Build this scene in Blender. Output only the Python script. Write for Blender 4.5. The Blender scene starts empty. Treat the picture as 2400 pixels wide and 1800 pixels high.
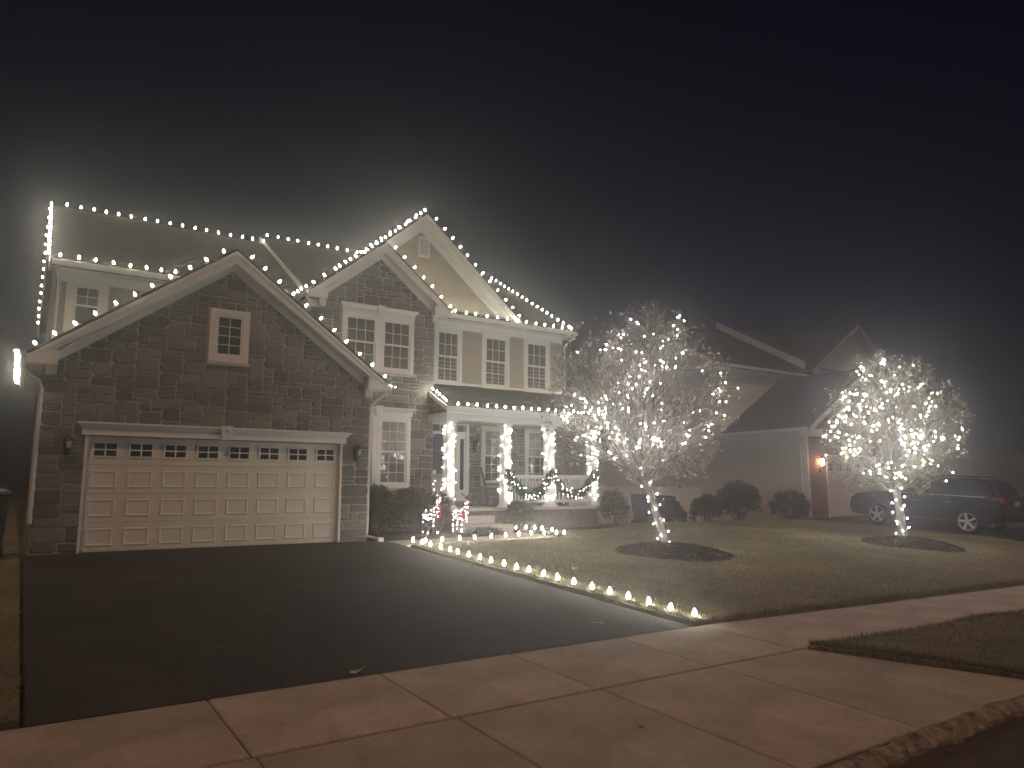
import bpy, math, random
from mathutils import Vector, Matrix
random.seed(7)
PI = math.pi
V = Vector
SC = bpy.context.scene
COL = SC.collection

# ------------------------------------------------------------------ camera
cd = bpy.data.cameras.new('camera'); cam = bpy.data.objects.new('camera', cd); COL.objects.link(cam)
cam.location = (-1.0546, -15.6757, 1.1745)
cam.rotation_euler = (PI / 2 + 0.14114, 0, -0.59213)
cd.sensor_width = 36; cd.lens = 25.72; cd.clip_start = 0.05; cd.clip_end = 500
SC.camera = cam

# ------------------------------------------------------------------ world, sun, exposure
SUN_EL, SUN_AZ = math.radians(54), math.radians(205)
w = bpy.data.worlds.new('World'); SC.world = w; w.use_nodes = True
nt = w.node_tree; bg = nt.nodes['Background']
sky = nt.nodes.new('ShaderNodeTexSky'); sky.sky_type = 'NISHITA'; sky.sun_disc = False
sky.sun_elevation = math.radians(6); sky.sun_rotation = SUN_AZ
tint = nt.nodes.new('ShaderNodeMix'); tint.data_type = 'RGBA'; tint.blend_type = 'MULTIPLY'
tint.inputs[0].default_value = 1; tint.inputs[7].default_value = (0.16, 0.26, 0.85, 1)
nt.links.new(sky.outputs[0], tint.inputs[6]); nt.links.new(tint.outputs[2], bg.inputs[0])
bg.inputs[1].default_value = 0.0026
sl = bpy.data.lights.new('sun', 'SUN'); sl.energy = 0.52; sl.angle = math.radians(4); sl.color = (1.0, 0.60, 0.36)
so = bpy.data.objects.new('sun', sl); COL.objects.link(so)
sd = V((math.sin(SUN_AZ) * math.cos(SUN_EL), math.cos(SUN_AZ) * math.cos(SUN_EL), math.sin(SUN_EL)))
so.rotation_euler = (-sd).to_track_quat('-Z', 'Y').to_euler()
SC.view_settings.view_transform = 'Standard'; SC.view_settings.look = 'None'
SC.view_settings.exposure = 0.4; SC.view_settings.gamma = 1; SC.view_settings.use_curve_mapping = False
try:
    SC.cycles.use_denoising = True; SC.cycles.denoiser = 'OPENIMAGEDENOISE'
    SC.cycles.use_light_tree = True
    SC.cycles.max_bounces = 5; SC.cycles.diffuse_bounces = 3; SC.cycles.volume_bounces = 1
    SC.cycles.glossy_bounces = 3; SC.cycles.sample_clamp_indirect = 3.0
    SC.cycles.sample_clamp_direct = 0.0
except Exception: pass

# ------------------------------------------------------------------ materials
MATS = {}
def mat(name, col, rough=0.7, var=0.15, scale=6.0, bump=0.0, bscale=40.0, metal=0.0, spec=0.5, emit=None, estr=0.0, rnd=0.0, col2=None, stretch=None, trans=0.0, speck=0.0, blot=0.0):
    m = bpy.data.materials.new(name); m.use_nodes = True; t = m.node_tree; N = t.nodes; L = t.links
    b = N['Principled BSDF']
    b.inputs['Roughness'].default_value = rough; b.inputs['Metallic'].default_value = metal
    b.inputs['Specular IOR Level'].default_value = spec
    tc = N.new('ShaderNodeTexCoord')
    vec = tc.outputs['Object']
    if stretch:
        mp = N.new('ShaderNodeMapping'); mp.inputs['Scale'].default_value = stretch
        L.new(vec, mp.inputs['Vector']); vec = mp.outputs[0]
    gn = N.new('ShaderNodeNewGeometry')
    nz = N.new('ShaderNodeTexNoise'); nz.inputs['Scale'].default_value = scale; nz.inputs['Detail'].default_value = 6; nz.inputs['Roughness'].default_value = 0.65
    L.new(vec, nz.inputs['Vector'])
    c2 = col2 or tuple(max(0, c * (1 - var)) for c in col)
    c1 = col if col2 else tuple(min(1, c * (1 + var)) for c in col)
    rp = N.new('ShaderNodeValToRGB'); rp.color_ramp.elements[0].position = 0.32; rp.color_ramp.elements[1].position = 0.68
    rp.color_ramp.elements[0].color = (*c2, 1); rp.color_ramp.elements[1].color = (*c1, 1)
    L.new(nz.outputs[0], rp.inputs[0])
    out = rp.outputs[0]
    for amt, sc_x in ((speck, 75.0), (speck * .8, 22.0), (blot, .45)):
        if amt > 0:
            n3 = N.new('ShaderNodeTexNoise'); n3.inputs['Scale'].default_value = sc_x; n3.inputs['Detail'].default_value = 5; n3.inputs['Roughness'].default_value = .7
            L.new(tc.outputs['Object'], n3.inputs['Vector'])
            mr0 = N.new('ShaderNodeMapRange'); mr0.inputs[1].default_value = .35; mr0.inputs[2].default_value = .65; mr0.inputs[3].default_value = 1 - amt; mr0.inputs[4].default_value = 1 + amt
            L.new(n3.outputs[0], mr0.inputs[0])
            h0 = N.new('ShaderNodeHueSaturation'); L.new(out, h0.inputs['Color']); L.new(mr0.outputs[0], h0.inputs['Value']); out = h0.outputs[0]
    if rnd > 0:
        oi = N.new('ShaderNodeObjectInfo'); ad = N.new('ShaderNodeMath'); ad.operation = 'ADD'
        L.new(oi.outputs['Random'], ad.inputs[0]); L.new(gn.outputs['Random Per Island'], ad.inputs[1])
        fr = N.new('ShaderNodeMath'); fr.operation = 'FRACT'; L.new(ad.outputs[0], fr.inputs[0])
        mr = N.new('ShaderNodeMapRange'); mr.inputs[3].default_value = 1 - rnd; mr.inputs[4].default_value = 1 + rnd
        L.new(fr.outputs[0], mr.inputs[0])
        hs = N.new('ShaderNodeHueSaturation'); L.new(out, hs.inputs['Color']); L.new(mr.outputs[0], hs.inputs['Value'])
        m2 = N.new('ShaderNodeMath'); m2.operation = 'MULTIPLY'; m2.inputs[1].default_value = 7.31; L.new(fr.outputs[0], m2.inputs[0])
        f2 = N.new('ShaderNodeMath'); f2.operation = 'FRACT'; L.new(m2.outputs[0], f2.inputs[0])
        m3 = N.new('ShaderNodeMapRange'); m3.inputs[3].default_value = 0.485; m3.inputs[4].default_value = 0.515
        L.new(f2.outputs[0], m3.inputs[0]); L.new(m3.outputs[0], hs.inputs['Hue'])
        out = hs.outputs[0]
    L.new(out, b.inputs['Base Color'])
    if bump > 0:
        n2 = N.new('ShaderNodeTexNoise'); n2.inputs['Scale'].default_value = bscale; n2.inputs['Detail'].default_value = 8; n2.inputs['Roughness'].default_value = 0.7
        L.new(vec, n2.inputs['Vector'])
        bp = N.new('ShaderNodeBump'); bp.inputs['Strength'].default_value = bump; bp.inputs['Distance'].default_value = 0.02
        L.new(n2.outputs[0], bp.inputs['Height']); L.new(bp.outputs[0], b.inputs['Normal'])
    if emit:
        b.inputs['Emission Color'].default_value = (*emit, 1); b.inputs['Emission Strength'].default_value = estr
    MATS[name] = m
    return m
C9E, MINI, MINIT = 70.0, 12.0, 215.0
mat('white_trim', (.84, .84, .82), .5, .03, 3)
mat('dimmed_far_paint', (.30, .29, .27), .5, .03, 3)  # pale far trim and walls, darkened in the colour to imitate weak light
mat('white_vinyl', (.74, .73, .70), .45, .04, 2, .1, 30)
mat('garage_paint', (.76, .73, .68), .5, .04, 2, .12, 60, stretch=(1, 1, 9), blot=.07)
mat('stone', (.205, .200, .188), .85, .3, 9, .9, 14, rnd=.34)
mat('mortar', (.46, .45, .42), .95, .12, 20, .5, 50)
mat('siding_tan', (.44, .415, .365), .6, .05, 5, .15, 25, rnd=.05, stretch=(.4, 1, 5))
mat('shake_tan', (.45, .42, .33), .7, .09, 6, .25, 25, rnd=.06, stretch=(3, 1, 1))
mat('siding_grey', (.74, .71, .67), .6, .05, 5, rnd=.03)
mat('roof_shingle', (.036, .036, .032), .95, .45, 22, .6, 60, rnd=.2)
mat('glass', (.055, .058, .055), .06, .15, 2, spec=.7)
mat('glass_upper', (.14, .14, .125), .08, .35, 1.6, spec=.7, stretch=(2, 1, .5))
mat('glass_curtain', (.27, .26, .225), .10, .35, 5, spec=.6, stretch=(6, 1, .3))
mat('black_glass', (.012, .012, .014), .12, .1, 2, spec=.6)
mat('asphalt', (.048, .045, .042), .9, .25, 1.3, .9, 120, speck=.6, blot=.3)
mat('concrete', (.47, .40, .35), .9, .16, 1.6, .45, 90, rnd=.06, speck=.12, blot=.14)
mat('concrete_step', (.55, .53, .49), .85, .12, 4, .25, 60, speck=.1)
mat('foundation_stone', (.20, .185, .165), .9, .25, 5, .5, 40)
mat('curb_concrete', (.30, .25, .21), .95, .7, 9, .7, 40)
mat('soil', (.10, .08, .06), 1, .3, 8, .8, 40)
mat('mulch', (.050, .036, .028), 1, .4, 16, 1, 50, rnd=.45)
mat('lawn_soil', (.30, .245, .15), 1, .3, .8, 1, 60, col2=(.15, .155, .085), speck=.4, blot=.25)
mat('grass_blade', (.33, .28, .18), .9, .2, .7, col2=(.13, .145, .08), rnd=.45)
mat('door_navy', (.055, .072, .105), .4, .08, 3)
mat('bark', (.175, .16, .135), .9, .25, 30, .6, 60)
mat('leaf_dry', (.36, .25, .19), .7, .2, 3, rnd=.3)
mat('leaf_green', (.24, .27, .115), .65, .25, 3, rnd=.4)
mat('shrub_leaf', (.085, .088, .052), .6, .3, 2, rnd=.5)
mat('hedge_leaf', (.050, .055, .036), .7, .3, 2, rnd=.4)
mat('garland_leaf', (.045, .075, .035), .7, .3, 6, rnd=.4)
mat('twig', (.16, .13, .10), .9, .2, 10)
mat('dark_metal', (.03, .028, .026), .45, .1, 5)
mat('frosted', (.55, .55, .5), .3, .05, 5)
mat('wood_dark', (.10, .085, .07), .6, .2, 12)
mat('cable', (.03, .04, .03), .6, .1, 5)
mat('brick_red', (.27, .13, .095), .9, .2, 12, .4, 60, rnd=.25)
mat('bin_plastic', (.05, .05, .05), .5, .1, 4)
mat('car_paint', (.010, .011, .013), .35, .1, 3, spec=.15)
mat('tyre', (.02, .02, .02), .9, .1, 9)
mat('chrome', (.75, .75, .77), .18, .02, 4, metal=1)
mat('rim_alloy', (.62, .62, .64), .35, .02, 4, metal=.5)
mat('tail_red', (.30, .02, .02), .2, .1, 4)
mat('plate', (.55, .55, .52), .5, .05, 4)
mat('red_fabric', (.62, .03, .05), .7, .12, 12)
mat('tinsel', (.34, .24, .23), .3, .1, 20, metal=.6)
mat('rubber_mat', (.08, .07, .06), .95, .2, 20)
mat('leaf_fallen', (.50, .42, .32), .8, .2, 9)
mat('letter_dark', (.06, .05, .04), .7, .05, 9)
mat('c9_glow', (.9, .9, .85), .4, .0, 1, emit=(1, .93, .71), estr=C9E)
mat('path_glow', (.9, .9, .85), .4, .0, 1, emit=(1, .94, .78), estr=74)
mat('mini_glow', (.9, .9, .85), .4, .0, 1, emit=(1, .96, .84), estr=MINI)
mat('tree_glow', (.9, .9, .85), .4, .0, 1, emit=(1, .96, .93), estr=MINIT)
mat('deer_glow', (.9, .9, .85), .4, .0, 1, emit=(1, .82, .84), estr=14)
mat('sconce_glow', (.9, .8, .7), .4, .0, 1, emit=(1, .62, .36), estr=40)
mat('window_lit', (.1, .09, .08), .3, .0, 1, emit=(1, .9, .7), estr=1.0)

# ------------------------------------------------------------------ object helpers
WL = {}
def worldloc(o):
    return WL.get(o.name, V((0, 0, 0))) if o else V((0, 0, 0))
def tag(o, label=None, cat=None, group=None, kind=None):
    if label: o['label'] = label
    if cat: o['category'] = cat
    if group: o['group'] = group
    if kind: o['kind'] = kind
    return o
def empty(name, loc, label, cat, group=None):
    o = bpy.data.objects.new(name, None); COL.objects.link(o); o.location = loc; WL[o.name] = V(loc)
    o.empty_display_size = .1
    return tag(o, label, cat, group)
class MB:
    def __init__(s): s.v = []; s.f = []
    def add(s, vs, fs):
        b = len(s.v); s.v.extend([tuple(p) for p in vs]); s.f.extend([tuple(i + b for i in f) for f in fs]); return s
    def box(s, x0, x1, y0, y1, z0, z1):
        return s.add([(x0, y0, z0), (x1, y0, z0), (x1, y1, z0), (x0, y1, z0), (x0, y0, z1), (x1, y0, z1), (x1, y1, z1), (x0, y1, z1)],
                     [(0, 3, 2, 1), (4, 5, 6, 7), (0, 1, 5, 4), (1, 2, 6, 5), (2, 3, 7, 6), (3, 0, 4, 7)])
    def obox(s, c, ax, ay, az):   # oriented box, half vectors
        c, ax, ay, az = V(c), V(ax), V(ay), V(az)
        vs = [c + sx * ax + sy * ay + sz * az for sz in (-1, 1) for (sx, sy) in ((-1, -1), (1, -1), (1, 1), (-1, 1))]
        return s.add(vs, [(0, 3, 2, 1), (4, 5, 6, 7), (0, 1, 5, 4), (1, 2, 6, 5), (2, 3, 7, 6), (3, 0, 4, 7)])
    def prism(s, pts, axis, a, b):   # pts 2d in the other two axes
        def mk(p, t):
            return (t, p[0], p[1]) if axis == 0 else ((p[0], t, p[1]) if axis == 1 else (p[0], p[1], t))
        n = len(pts)
        vs = [mk(p, a) for p in pts] + [mk(p, b) for p in pts]
        fs = [tuple(range(n)), tuple(range(2 * n - 1, n - 1, -1))] + [(i, i + n, (i + 1) % n + n, (i + 1) % n) for i in range(n)]
        return s.add(vs, fs)
    def tube(s, pts, r, n=6, r2=None, cap=True):
        pts = [V(p) for p in pts]; rings = []
        m = len(pts)
        up = V((0, 0, 1))
        for i, p in enumerate(pts):
            d = (pts[min(i + 1, m - 1)] - pts[max(i - 1, 0)])
            if d.length < 1e-9: d = V((0, 0, 1))
            d.normalize()
            a = d.cross(up)
            if a.length < .05: a = d.cross(V((1, 0, 0)))
            a.normalize(); b = d.cross(a)
            rr = r if r2 is None else r + (r2 - r) * i / max(1, m - 1)
            if isinstance(r, (list, tuple)): rr = r[i]
            rings.append([p + (a * math.cos(2 * PI * k / n) + b * math.sin(2 * PI * k / n)) * rr for k in range(n)])
        vs = [q for R_ in rings for q in R_]
        fs = [(i * n + k, i * n + (k + 1) % n, (i + 1) * n + (k + 1) % n, (i + 1) * n + k) for i in range(m - 1) for k in range(n)]
        if cap: fs += [tuple(range(n - 1, -1, -1)), tuple((m - 1) * n + k for k in range(n))]
        return s.add(vs, fs)
    def lathe(s, prof, c=(0, 0, 0), n=12):  # prof (r,z)
        c = V(c); m = len(prof)
        vs = [c + V((r * math.cos(2 * PI * k / n), r * math.sin(2 * PI * k / n), z)) for r, z in prof for k in range(n)]
        fs = [(i * n + k, i * n + (k + 1) % n, (i + 1) * n + (k + 1) % n, (i + 1) * n + k) for i in range(m - 1) for k in range(n)]
        fs += [tuple(range(n - 1, -1, -1)), tuple((m - 1) * n + k for k in range(n))]
        return s.add(vs, fs)
    def build(s, name, m, parent=None, smooth=False, bevel=0, kind=None, label=None):
        if not s.v: return None
        xs, ys, zs = zip(*s.v)
        c = V(((min(xs) + max(xs)) / 2, (min(ys) + max(ys)) / 2, (min(zs) + max(zs)) / 2))
        me = bpy.data.meshes.new(name)
        me.from_pydata([(x - c.x, y - c.y, z - c.z) for x, y, z in s.v], [], s.f); me.update()
        me.materials.append(MATS[m] if isinstance(m, str) else m)
        if smooth: me.polygons.foreach_set('use_smooth', [True] * len(me.polygons))
        o = bpy.data.objects.new(name, me); COL.objects.link(o)
        o.location = c - worldloc(parent); o.parent = parent; WL[o.name] = c
        if bevel:
            md = o.modifiers.new('bevel', 'BEVEL'); md.width = bevel; md.segments = 2; md.limit_method = 'ANGLE'
        if kind: o['kind'] = kind
        if label: o['label'] = label
        return o
def inst(name, me, loc, parent=None, rot=None, scale=None):
    o = bpy.data.objects.new(name, me); COL.objects.link(o); o.parent = parent
    o.location = V(loc) - worldloc(parent); WL[o.name] = V(loc)
    if rot is not None: o.rotation_euler = rot
    if scale is not None: o.scale = scale
    return o
def mesh_of(mb, m, smooth=False):
    me = bpy.data.meshes.new('shared'); me.from_pydata(mb.v, [], mb.f); me.update(); me.materials.append(MATS[m])
    if smooth: me.polygons.foreach_set('use_smooth', [True] * len(me.polygons))
    return me
def ordn(i):
    return ('first second third fourth fifth sixth seventh eighth ninth tenth eleventh twelfth thirteenth fourteenth fifteenth sixteenth seventeenth eighteenth nineteenth twentieth'.split() + ['twenty-first', 'twenty-second', 'twenty-third', 'twenty-fourth'])[i]

# ------------------------------------------------------------------ ground
def sm(t): t = max(0, min(1, t)); return t * t * (3 - 2 * t)
def g(x, y):
    if y > -.8: z = 0.0
    elif y > -9.28: z = -.0567 * (-y - .8)
    elif y > -12.62: z = -.481 - .036 * (-y - 9.28)
    else: z = -.60
    z += -.018 * max(0, x - 5.86) * sm((-y - 5.5) / 3.8) * (1 if x < 25 else 25 / x)
    z += -.50 * sm((x - 13.8) / 5) * sm((27 - x) / 4 + 1) * sm((y - 1.5) / 6) * (1 - .0)
    return z
YS = sorted(set([-30, -26, -22, -19, -16, -14, -12.9, -12.62, -11.8, -10.63, -9.9, -9.28] + [-9 + .35 * i for i in range(24)] + [-.8, -.4] + [0.5 * i for i in range(0, 30)] + [16, 20, 26, 34, 45, 60, 80]))
XS = sorted(set([-45, -35, -25, -18, -12, -8, -5, -3, -2, -.85, -.9] + [.5 * i for i in range(0, 60)] + [5.86, 5.98] + [31, 33, 36, 40, 46, 54, 64, 75]))
def sheet(name, mname, inside, dz, xs=XS, ys=YS, skirt=0.0, **kw):
    mb = MB(); idx = {}
    def vid(i, j):
        if (i, j) not in idx:
            idx[(i, j)] = len(mb.v); mb.v.append((xs[i], ys[j], g(xs[i], ys[j]) + (dz(xs[i], ys[j]) if callable(dz) else dz)))
        return idx[(i, j)]
    cells = {(i, j) for i in range(len(xs) - 1) for j in range(len(ys) - 1) if inside((xs[i] + xs[i + 1]) / 2, (ys[j] + ys[j + 1]) / 2)}
    for (i, j) in cells: mb.f.append((vid(i, j), vid(i + 1, j), vid(i + 1, j + 1), vid(i, j + 1)))
    if skirt:
        lo = {}
        def lid(k):
            if k not in lo: x, y, z = mb.v[k]; lo[k] = len(mb.v); mb.v.append((x, y, z - skirt))
            return lo[k]
        for (i, j) in list(cells):
            for (di, dj, a, b) in ((0, -1, (i, j), (i + 1, j)), (1, 0, (i + 1, j), (i + 1, j + 1)), (0, 1, (i + 1, j + 1), (i, j + 1)), (-1, 0, (i, j + 1), (i, j))):
                if (i + di, j + dj) not in cells:
                    p, q = vid(*a), vid(*b); mb.f.append((p, lid(p), lid(q), q))
    return mb.build(name, mname, **kw)
sheet('ground', 'soil', lambda x, y: True, -.09, kind='structure')
# road
road = MB(); road.add([(-45, -30, -.742), (75, -30, -.742), (75, -12.735, -.742), (-45, -12.735, -.742)], [(0, 1, 2, 3)])
road.build('road', 'asphalt', kind='structure')
# driveway
def driveway(x0, x1, y0, y1, name):
    mb = MB(); ys = [y for y in YS if y0 < y < y1]; ys = [y0] + ys + [y1]
    for i in range(len(ys) - 1):
        a, b = ys[i], ys[i + 1]
        k = len(mb.v); mb.v += [(x0, a, g(x0, a)), (x1, a, g(x1, a) if x1 < 7 else g(x0, a)), (x1, b, g(x1, b) if x1 < 7 else g(x0, b)), (x0, b, g(x0, b))]
        mb.f.append((k, k + 1, k + 2, k + 3))
    mb.v += [(p[0], p[1], p[2] - .07) for p in mb.v]
    n = len(mb.f)
    for q in range(n): mb.f.append((4 * q, 4 * q + 3, 4 * n + 4 * q + 3, 4 * n + 4 * q)); mb.f.append((4 * q + 1, 4 * q + 2, 4 * n + 4 * q + 2, 4 * n + 4 * q + 1))
    return mb.build(name, 'asphalt', kind='structure')
driveway(-.86, 5.86, -9.28, 0.02, 'driveway')
# lawns
def in_lawn(x, y):
    if -12.55 < y < -10.63: return x > 6.15 + (-10.63 - y) * .48 or x < -2.2 - (-10.63 - y) * .48
    if not (-9.26 < y < 40): return False
    if -.9 < x < 5.96: return False
    if x <= -.9: return y < 40
    if y < -1.42: return not (22.3 < x < 27.8)
    if y < 2.3 and x > 10.75: return not (22.3 < x < 29.5 and y < 2)
    if x > 14.4: return not (22.3 < x < 29.5 and y < 2)
    return False
LX = [-45 + 3 * i for i in range(14)] + [-3.2, -2.4, -1.8, -1.3, -.9] + [5.96, 6.15] + [6.5 + .3 * i for i in range(0, 80)] + [31, 33, 36, 40, 46, 54, 64, 75]
LX = sorted(set(LX + [6.15 + .08 * i for i in range(14)])); LY = sorted(set([-12.5 + .11 * i for i in range(17)] + [-10.66, -9.24, -9.1, -8.9] + [-8.6 + .3 * i for i in range(24)] + [-1.42, -1.1] + [-.8 + .4 * i for i in range(30)] + [12, 15, 20, 26, 34, 40]))
LFN = lambda x, y: .035 + .02 * math.sin(x * 1.9 + y * 1.3) * math.sin(y * 2.1 - x * .4)
LAWN = sheet('lawn', 'lawn_soil', in_lawn, LFN, LX, LY, skirt=.075, kind='structure')
# grass blades, denser near the camera and round the path lights
def blades(name, n, region, h0, h1, wd):
    mb = MB(); k = 0
    while k < n:
        x, y = region()
        if not in_lawn(x, y): continue
        k += 1
        z = g(x, y) + LFN(x, y) - .01
        a = random.uniform(0, 2 * PI); h = random.uniform(h0, h1); l = random.uniform(.2, 1.0) * h
        b = random.uniform(0, 2 * PI); ww = wd * random.uniform(.6, 1.4)
        mb.add([(x - ww * math.cos(a), y - ww * math.sin(a), z), (x + ww * math.cos(a), y + ww * math.sin(a), z), (x + l * math.cos(b), y + l * math.sin(b), z + h)], [(0, 1, 2)])
    o = mb.build(name, 'grass_blade'); tag(o, None, None, None, 'stuff'); return o
def r_main():
    y = -9.2 + 8 * random.random() ** 1.3; x = 6.0 + 13 * random.random() ** 1.7; return x, y
o = blades('grass', 60000, r_main, .02, .06, .005); tag(o, 'short tan dormant grass covering the front lawn', 'grass')
o = blades('grass', 12000, lambda: (6.0 + abs(random.gauss(0, .12)), random.uniform(-9.2, -1.4)), .03, .10, .004); tag(o, 'longer scruffy grass along the driveway edge under the stake lights', 'grass')
o = blades('grass', 26000, lambda: (random.uniform(6.2, 15), -12.5 + 1.87 * random.random()), .02, .055, .005); tag(o, 'brown grass of the verge between sidewalk and kerb', 'grass')
o = blades('grass', 3500, lambda: (-.9 - 3 * random.random() ** 2, random.uniform(-9.2, 0)), .02, .06, .005); tag(o, 'dark grass strip left of the driveway', 'grass')

def fr_edge():
    k = random.random()
    if k < .5: x = 6 + 14 * random.random() ** 1.3; return x, -9.25 + abs(random.gauss(0, .05))
    if k < .75: y = -12.5 + 1.85 * random.random(); return 6.2 + (-10.63 - y) * .48 + abs(random.gauss(0, .06)), y
    if k < .9: x = 6.2 + 9 * random.random(); return x, -10.68 - abs(random.gauss(0, .05))
    return 6.0 + abs(random.gauss(0, .04)), random.uniform(-9.2, -1.45)
o = blades('grass', 16000, fr_edge, .03, .085, .005); tag(o, 'ragged grass fringe hanging over the edges of sidewalk and verge', 'grass')

# sidewalk and apron slabs
def slab(parent, x0, x1, y0, y1, x0b=None, x1b=None, name='slab', m='concrete'):
    x0b = x0 if x0b is None else x0b; x1b = x1 if x1b is None else x1b  # b = at y0 (near)
    gp = .006
    pts = [(x0b + gp, y0 + gp), (x1b - gp, y0 + gp), (x1 - gp, y1 - gp), (x0 + gp, y1 - gp)]
    dz = random.uniform(-.002, .003) + .002
    e = .012
    top = [(p[0] + sx * e, p[1] + sy * e, g(*p) + dz) for p, (sx, sy) in zip(pts, ((1, 1), (-1, 1), (-1, -1), (1, -1)))]
    mid = [(p[0], p[1], g(*p) + dz - .008) for p in pts]
    bot = [(p[0], p[1], g(*p) - .08) for p in pts]
    mb = MB(); mb.add(top + mid + bot, [(0, 1, 2, 3)] + [(i + 4, (i + 1) % 4 + 4, (i + 1) % 4, i) for i in range(4)] + [(i + 8, (i + 1) % 4 + 8, (i + 1) % 4 + 4, i + 4) for i in range(4)])
    return mb.build(name, m, parent)
SW = sheet('sidewalk', 'soil', lambda x, y: -10.63 < y < -9.28, -.022, XS, [-10.63, -9.9, -9.28], kind='structure')
xj = [-20.02 + 1.46 * i for i in range(14)] + [0.34, 1.80, 3.21, 4.66, 6.02, 7.45] + [8.9 + 1.46 * i for i in range(26)]
for i in range(len(xj) - 1): slab(SW, xj[i], xj[i + 1], -10.62, -9.29)
base = MB(); base.add([(-2.2, -10.64, g(0, -10.64) - .02), (6.15, -10.64, g(0, -10.64) - .02), (7.1, -12.6, g(0, -12.6) - .02), (-3.2, -12.6, g(0, -12.6) - .02)], [(0, 1, 2, 3)])
AP = base.build('driveway_apron', 'soil', kind='structure')
aj = [-2.2, -1.12, .36, 1.84, 3.24, 4.70, 6.12]
for i in range(6):
    slab(AP, aj[i], aj[i + 1], -12.6, -10.65, aj[i] - (1.0 if i == 0 else 0), aj[i + 1] + (.95 if i == 5 else 0))
for x0, x1, in ((-30, -3.2), (7.1, 60)):
    pass
# kerb: worn concrete edge, individual stones too weathered to separate
kb = MB(); n = 480; prof = [(-12.612, -.03), (-12.632, .006), (-12.67, .004), (-12.715, -.02), (-12.745, -.06), (-12.75, -.16)]
for i in range(n + 1):
    x = -12 + i * .1
    wob = .022 * math.sin(x * 3.1) * math.sin(x * 1.7 + 1) + random.choice([0, 0, 0, -.03, .02, -.045]) * random.random()
    for (yy, zz) in prof:
        jj = 1 if yy < -12.61 else 0
        kb.v.append((x, yy + jj * (random.uniform(-.02, .02) + wob), g(x, -12.5) + zz + jj * random.uniform(-.014, .010)))
for i in range(n):
    for k in range(len(prof) - 1):
        a = i * len(prof) + k; kb.f.append((a, a + 1, a + 1 + len(prof), a + len(prof)))
kb.build('kerb', 'curb_concrete', kind='structure')
# walkway
wy = MB()
walk = [(5.88, -1.36), (10.15, -1.02), (10.2, .55), (8.75, .55), (8.7, -.28), (5.88, -.42)]
wy.prism(walk, 2, -.04, .012)
wy.v = [(x, y, z + g(x, y)) for x, y, z in wy.v]
wy.build('garden_path', 'concrete', kind='structure')
# planting bed soil in front of house
bd = MB(); bd.prism([(5.88, -.38), (8.68, -.26), (8.7, .6), (8.3, 1.2), (8.3, 2.2), (5.6, 2.2), (5.58, .05), (5.87, .02)], 2, -.05, .035)
bd.build('planting_bed', 'mulch', kind='structure')
bd = MB(); bd.prism([(10.25, .95), (10.9, .55), (14.2, .4), (14.3, 3.0), (13.5, 3.0), (13.4, 1.25), (10.25, 1.25)], 2, -.05, .045)
bd.build('planting_bed', 'mulch', kind='structure')
bd = MB(); bd.prism([(10.2, .55), (10.7, .1), (10.9, .55), (10.25, .95)], 2, -.05, .03)
bd.build('planting_bed', 'mulch', kind='structure')

# ------------------------------------------------------------------ stonework
def clip_poly(poly, a, b, c):   # keep a*x+b*z<=c
    out = []
    for i in range(len(poly)):
        p, q = poly[i], poly[(i + 1) % len(poly)]
        dp, dq = a * p[0] + b * p[1] - c, a * q[0] + b * q[1] - c
        if dp <= 0: out.append(p)
        if (dp < 0 < dq) or (dq < 0 < dp):
            t = dp / (dp - dq); out.append((p[0] + (q[0] - p[0]) * t, p[1] + (q[1] - p[1]) * t))
    return out
def ashlar(x0, x1, z0, z1, inside, cw=.105, ch=.088, seed=1, big=True):
    rd = random.Random(seed); nx = int(round((x1 - x0) / cw)); nz = int(round((z1 - z0) / ch))
    cw = (x1 - x0) / nx; ch = (z1 - z0) / nz
    used = [[not inside(x0 + (i + .5) * cw, z0 + (j + .5) * ch) for i in range(nx)] for j in range(nz)]
    out = []
    for j in range(nz):
        for i in range(nx):
            if used[j][i]: continue
            h = rd.choice([1, 1, 2, 2, 2, 2, 3, 3]); ww = rd.choice([2, 3, 3, 4, 4, 5]) if h < 3 else rd.choice([3, 3, 4, 5])
            if h == 1: ww = rd.choice([2, 3, 4, 5])
            mw = 0
            while mw < ww and i + mw < nx and not used[j][i + mw]: mw += 1
            # avoid leaving single slivers
            if mw < ww: ww = mw
            elif i + ww < nx and not used[j][i + ww] and (i + ww + 1 >= nx or used[j][i + ww + 1]): ww += 1
            mh = 1
            while mh < h and j + mh < nz and all(not used[j + mh][i + k] for k in range(ww)): mh += 1
            for b in range(mh):
                for a in range(ww): used[j + b][i + a] = True
            out.append((x0 + i * cw, x0 + (i + ww) * cw, z0 + j * ch, z0 + (j + mh) * ch))
    return out
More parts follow.
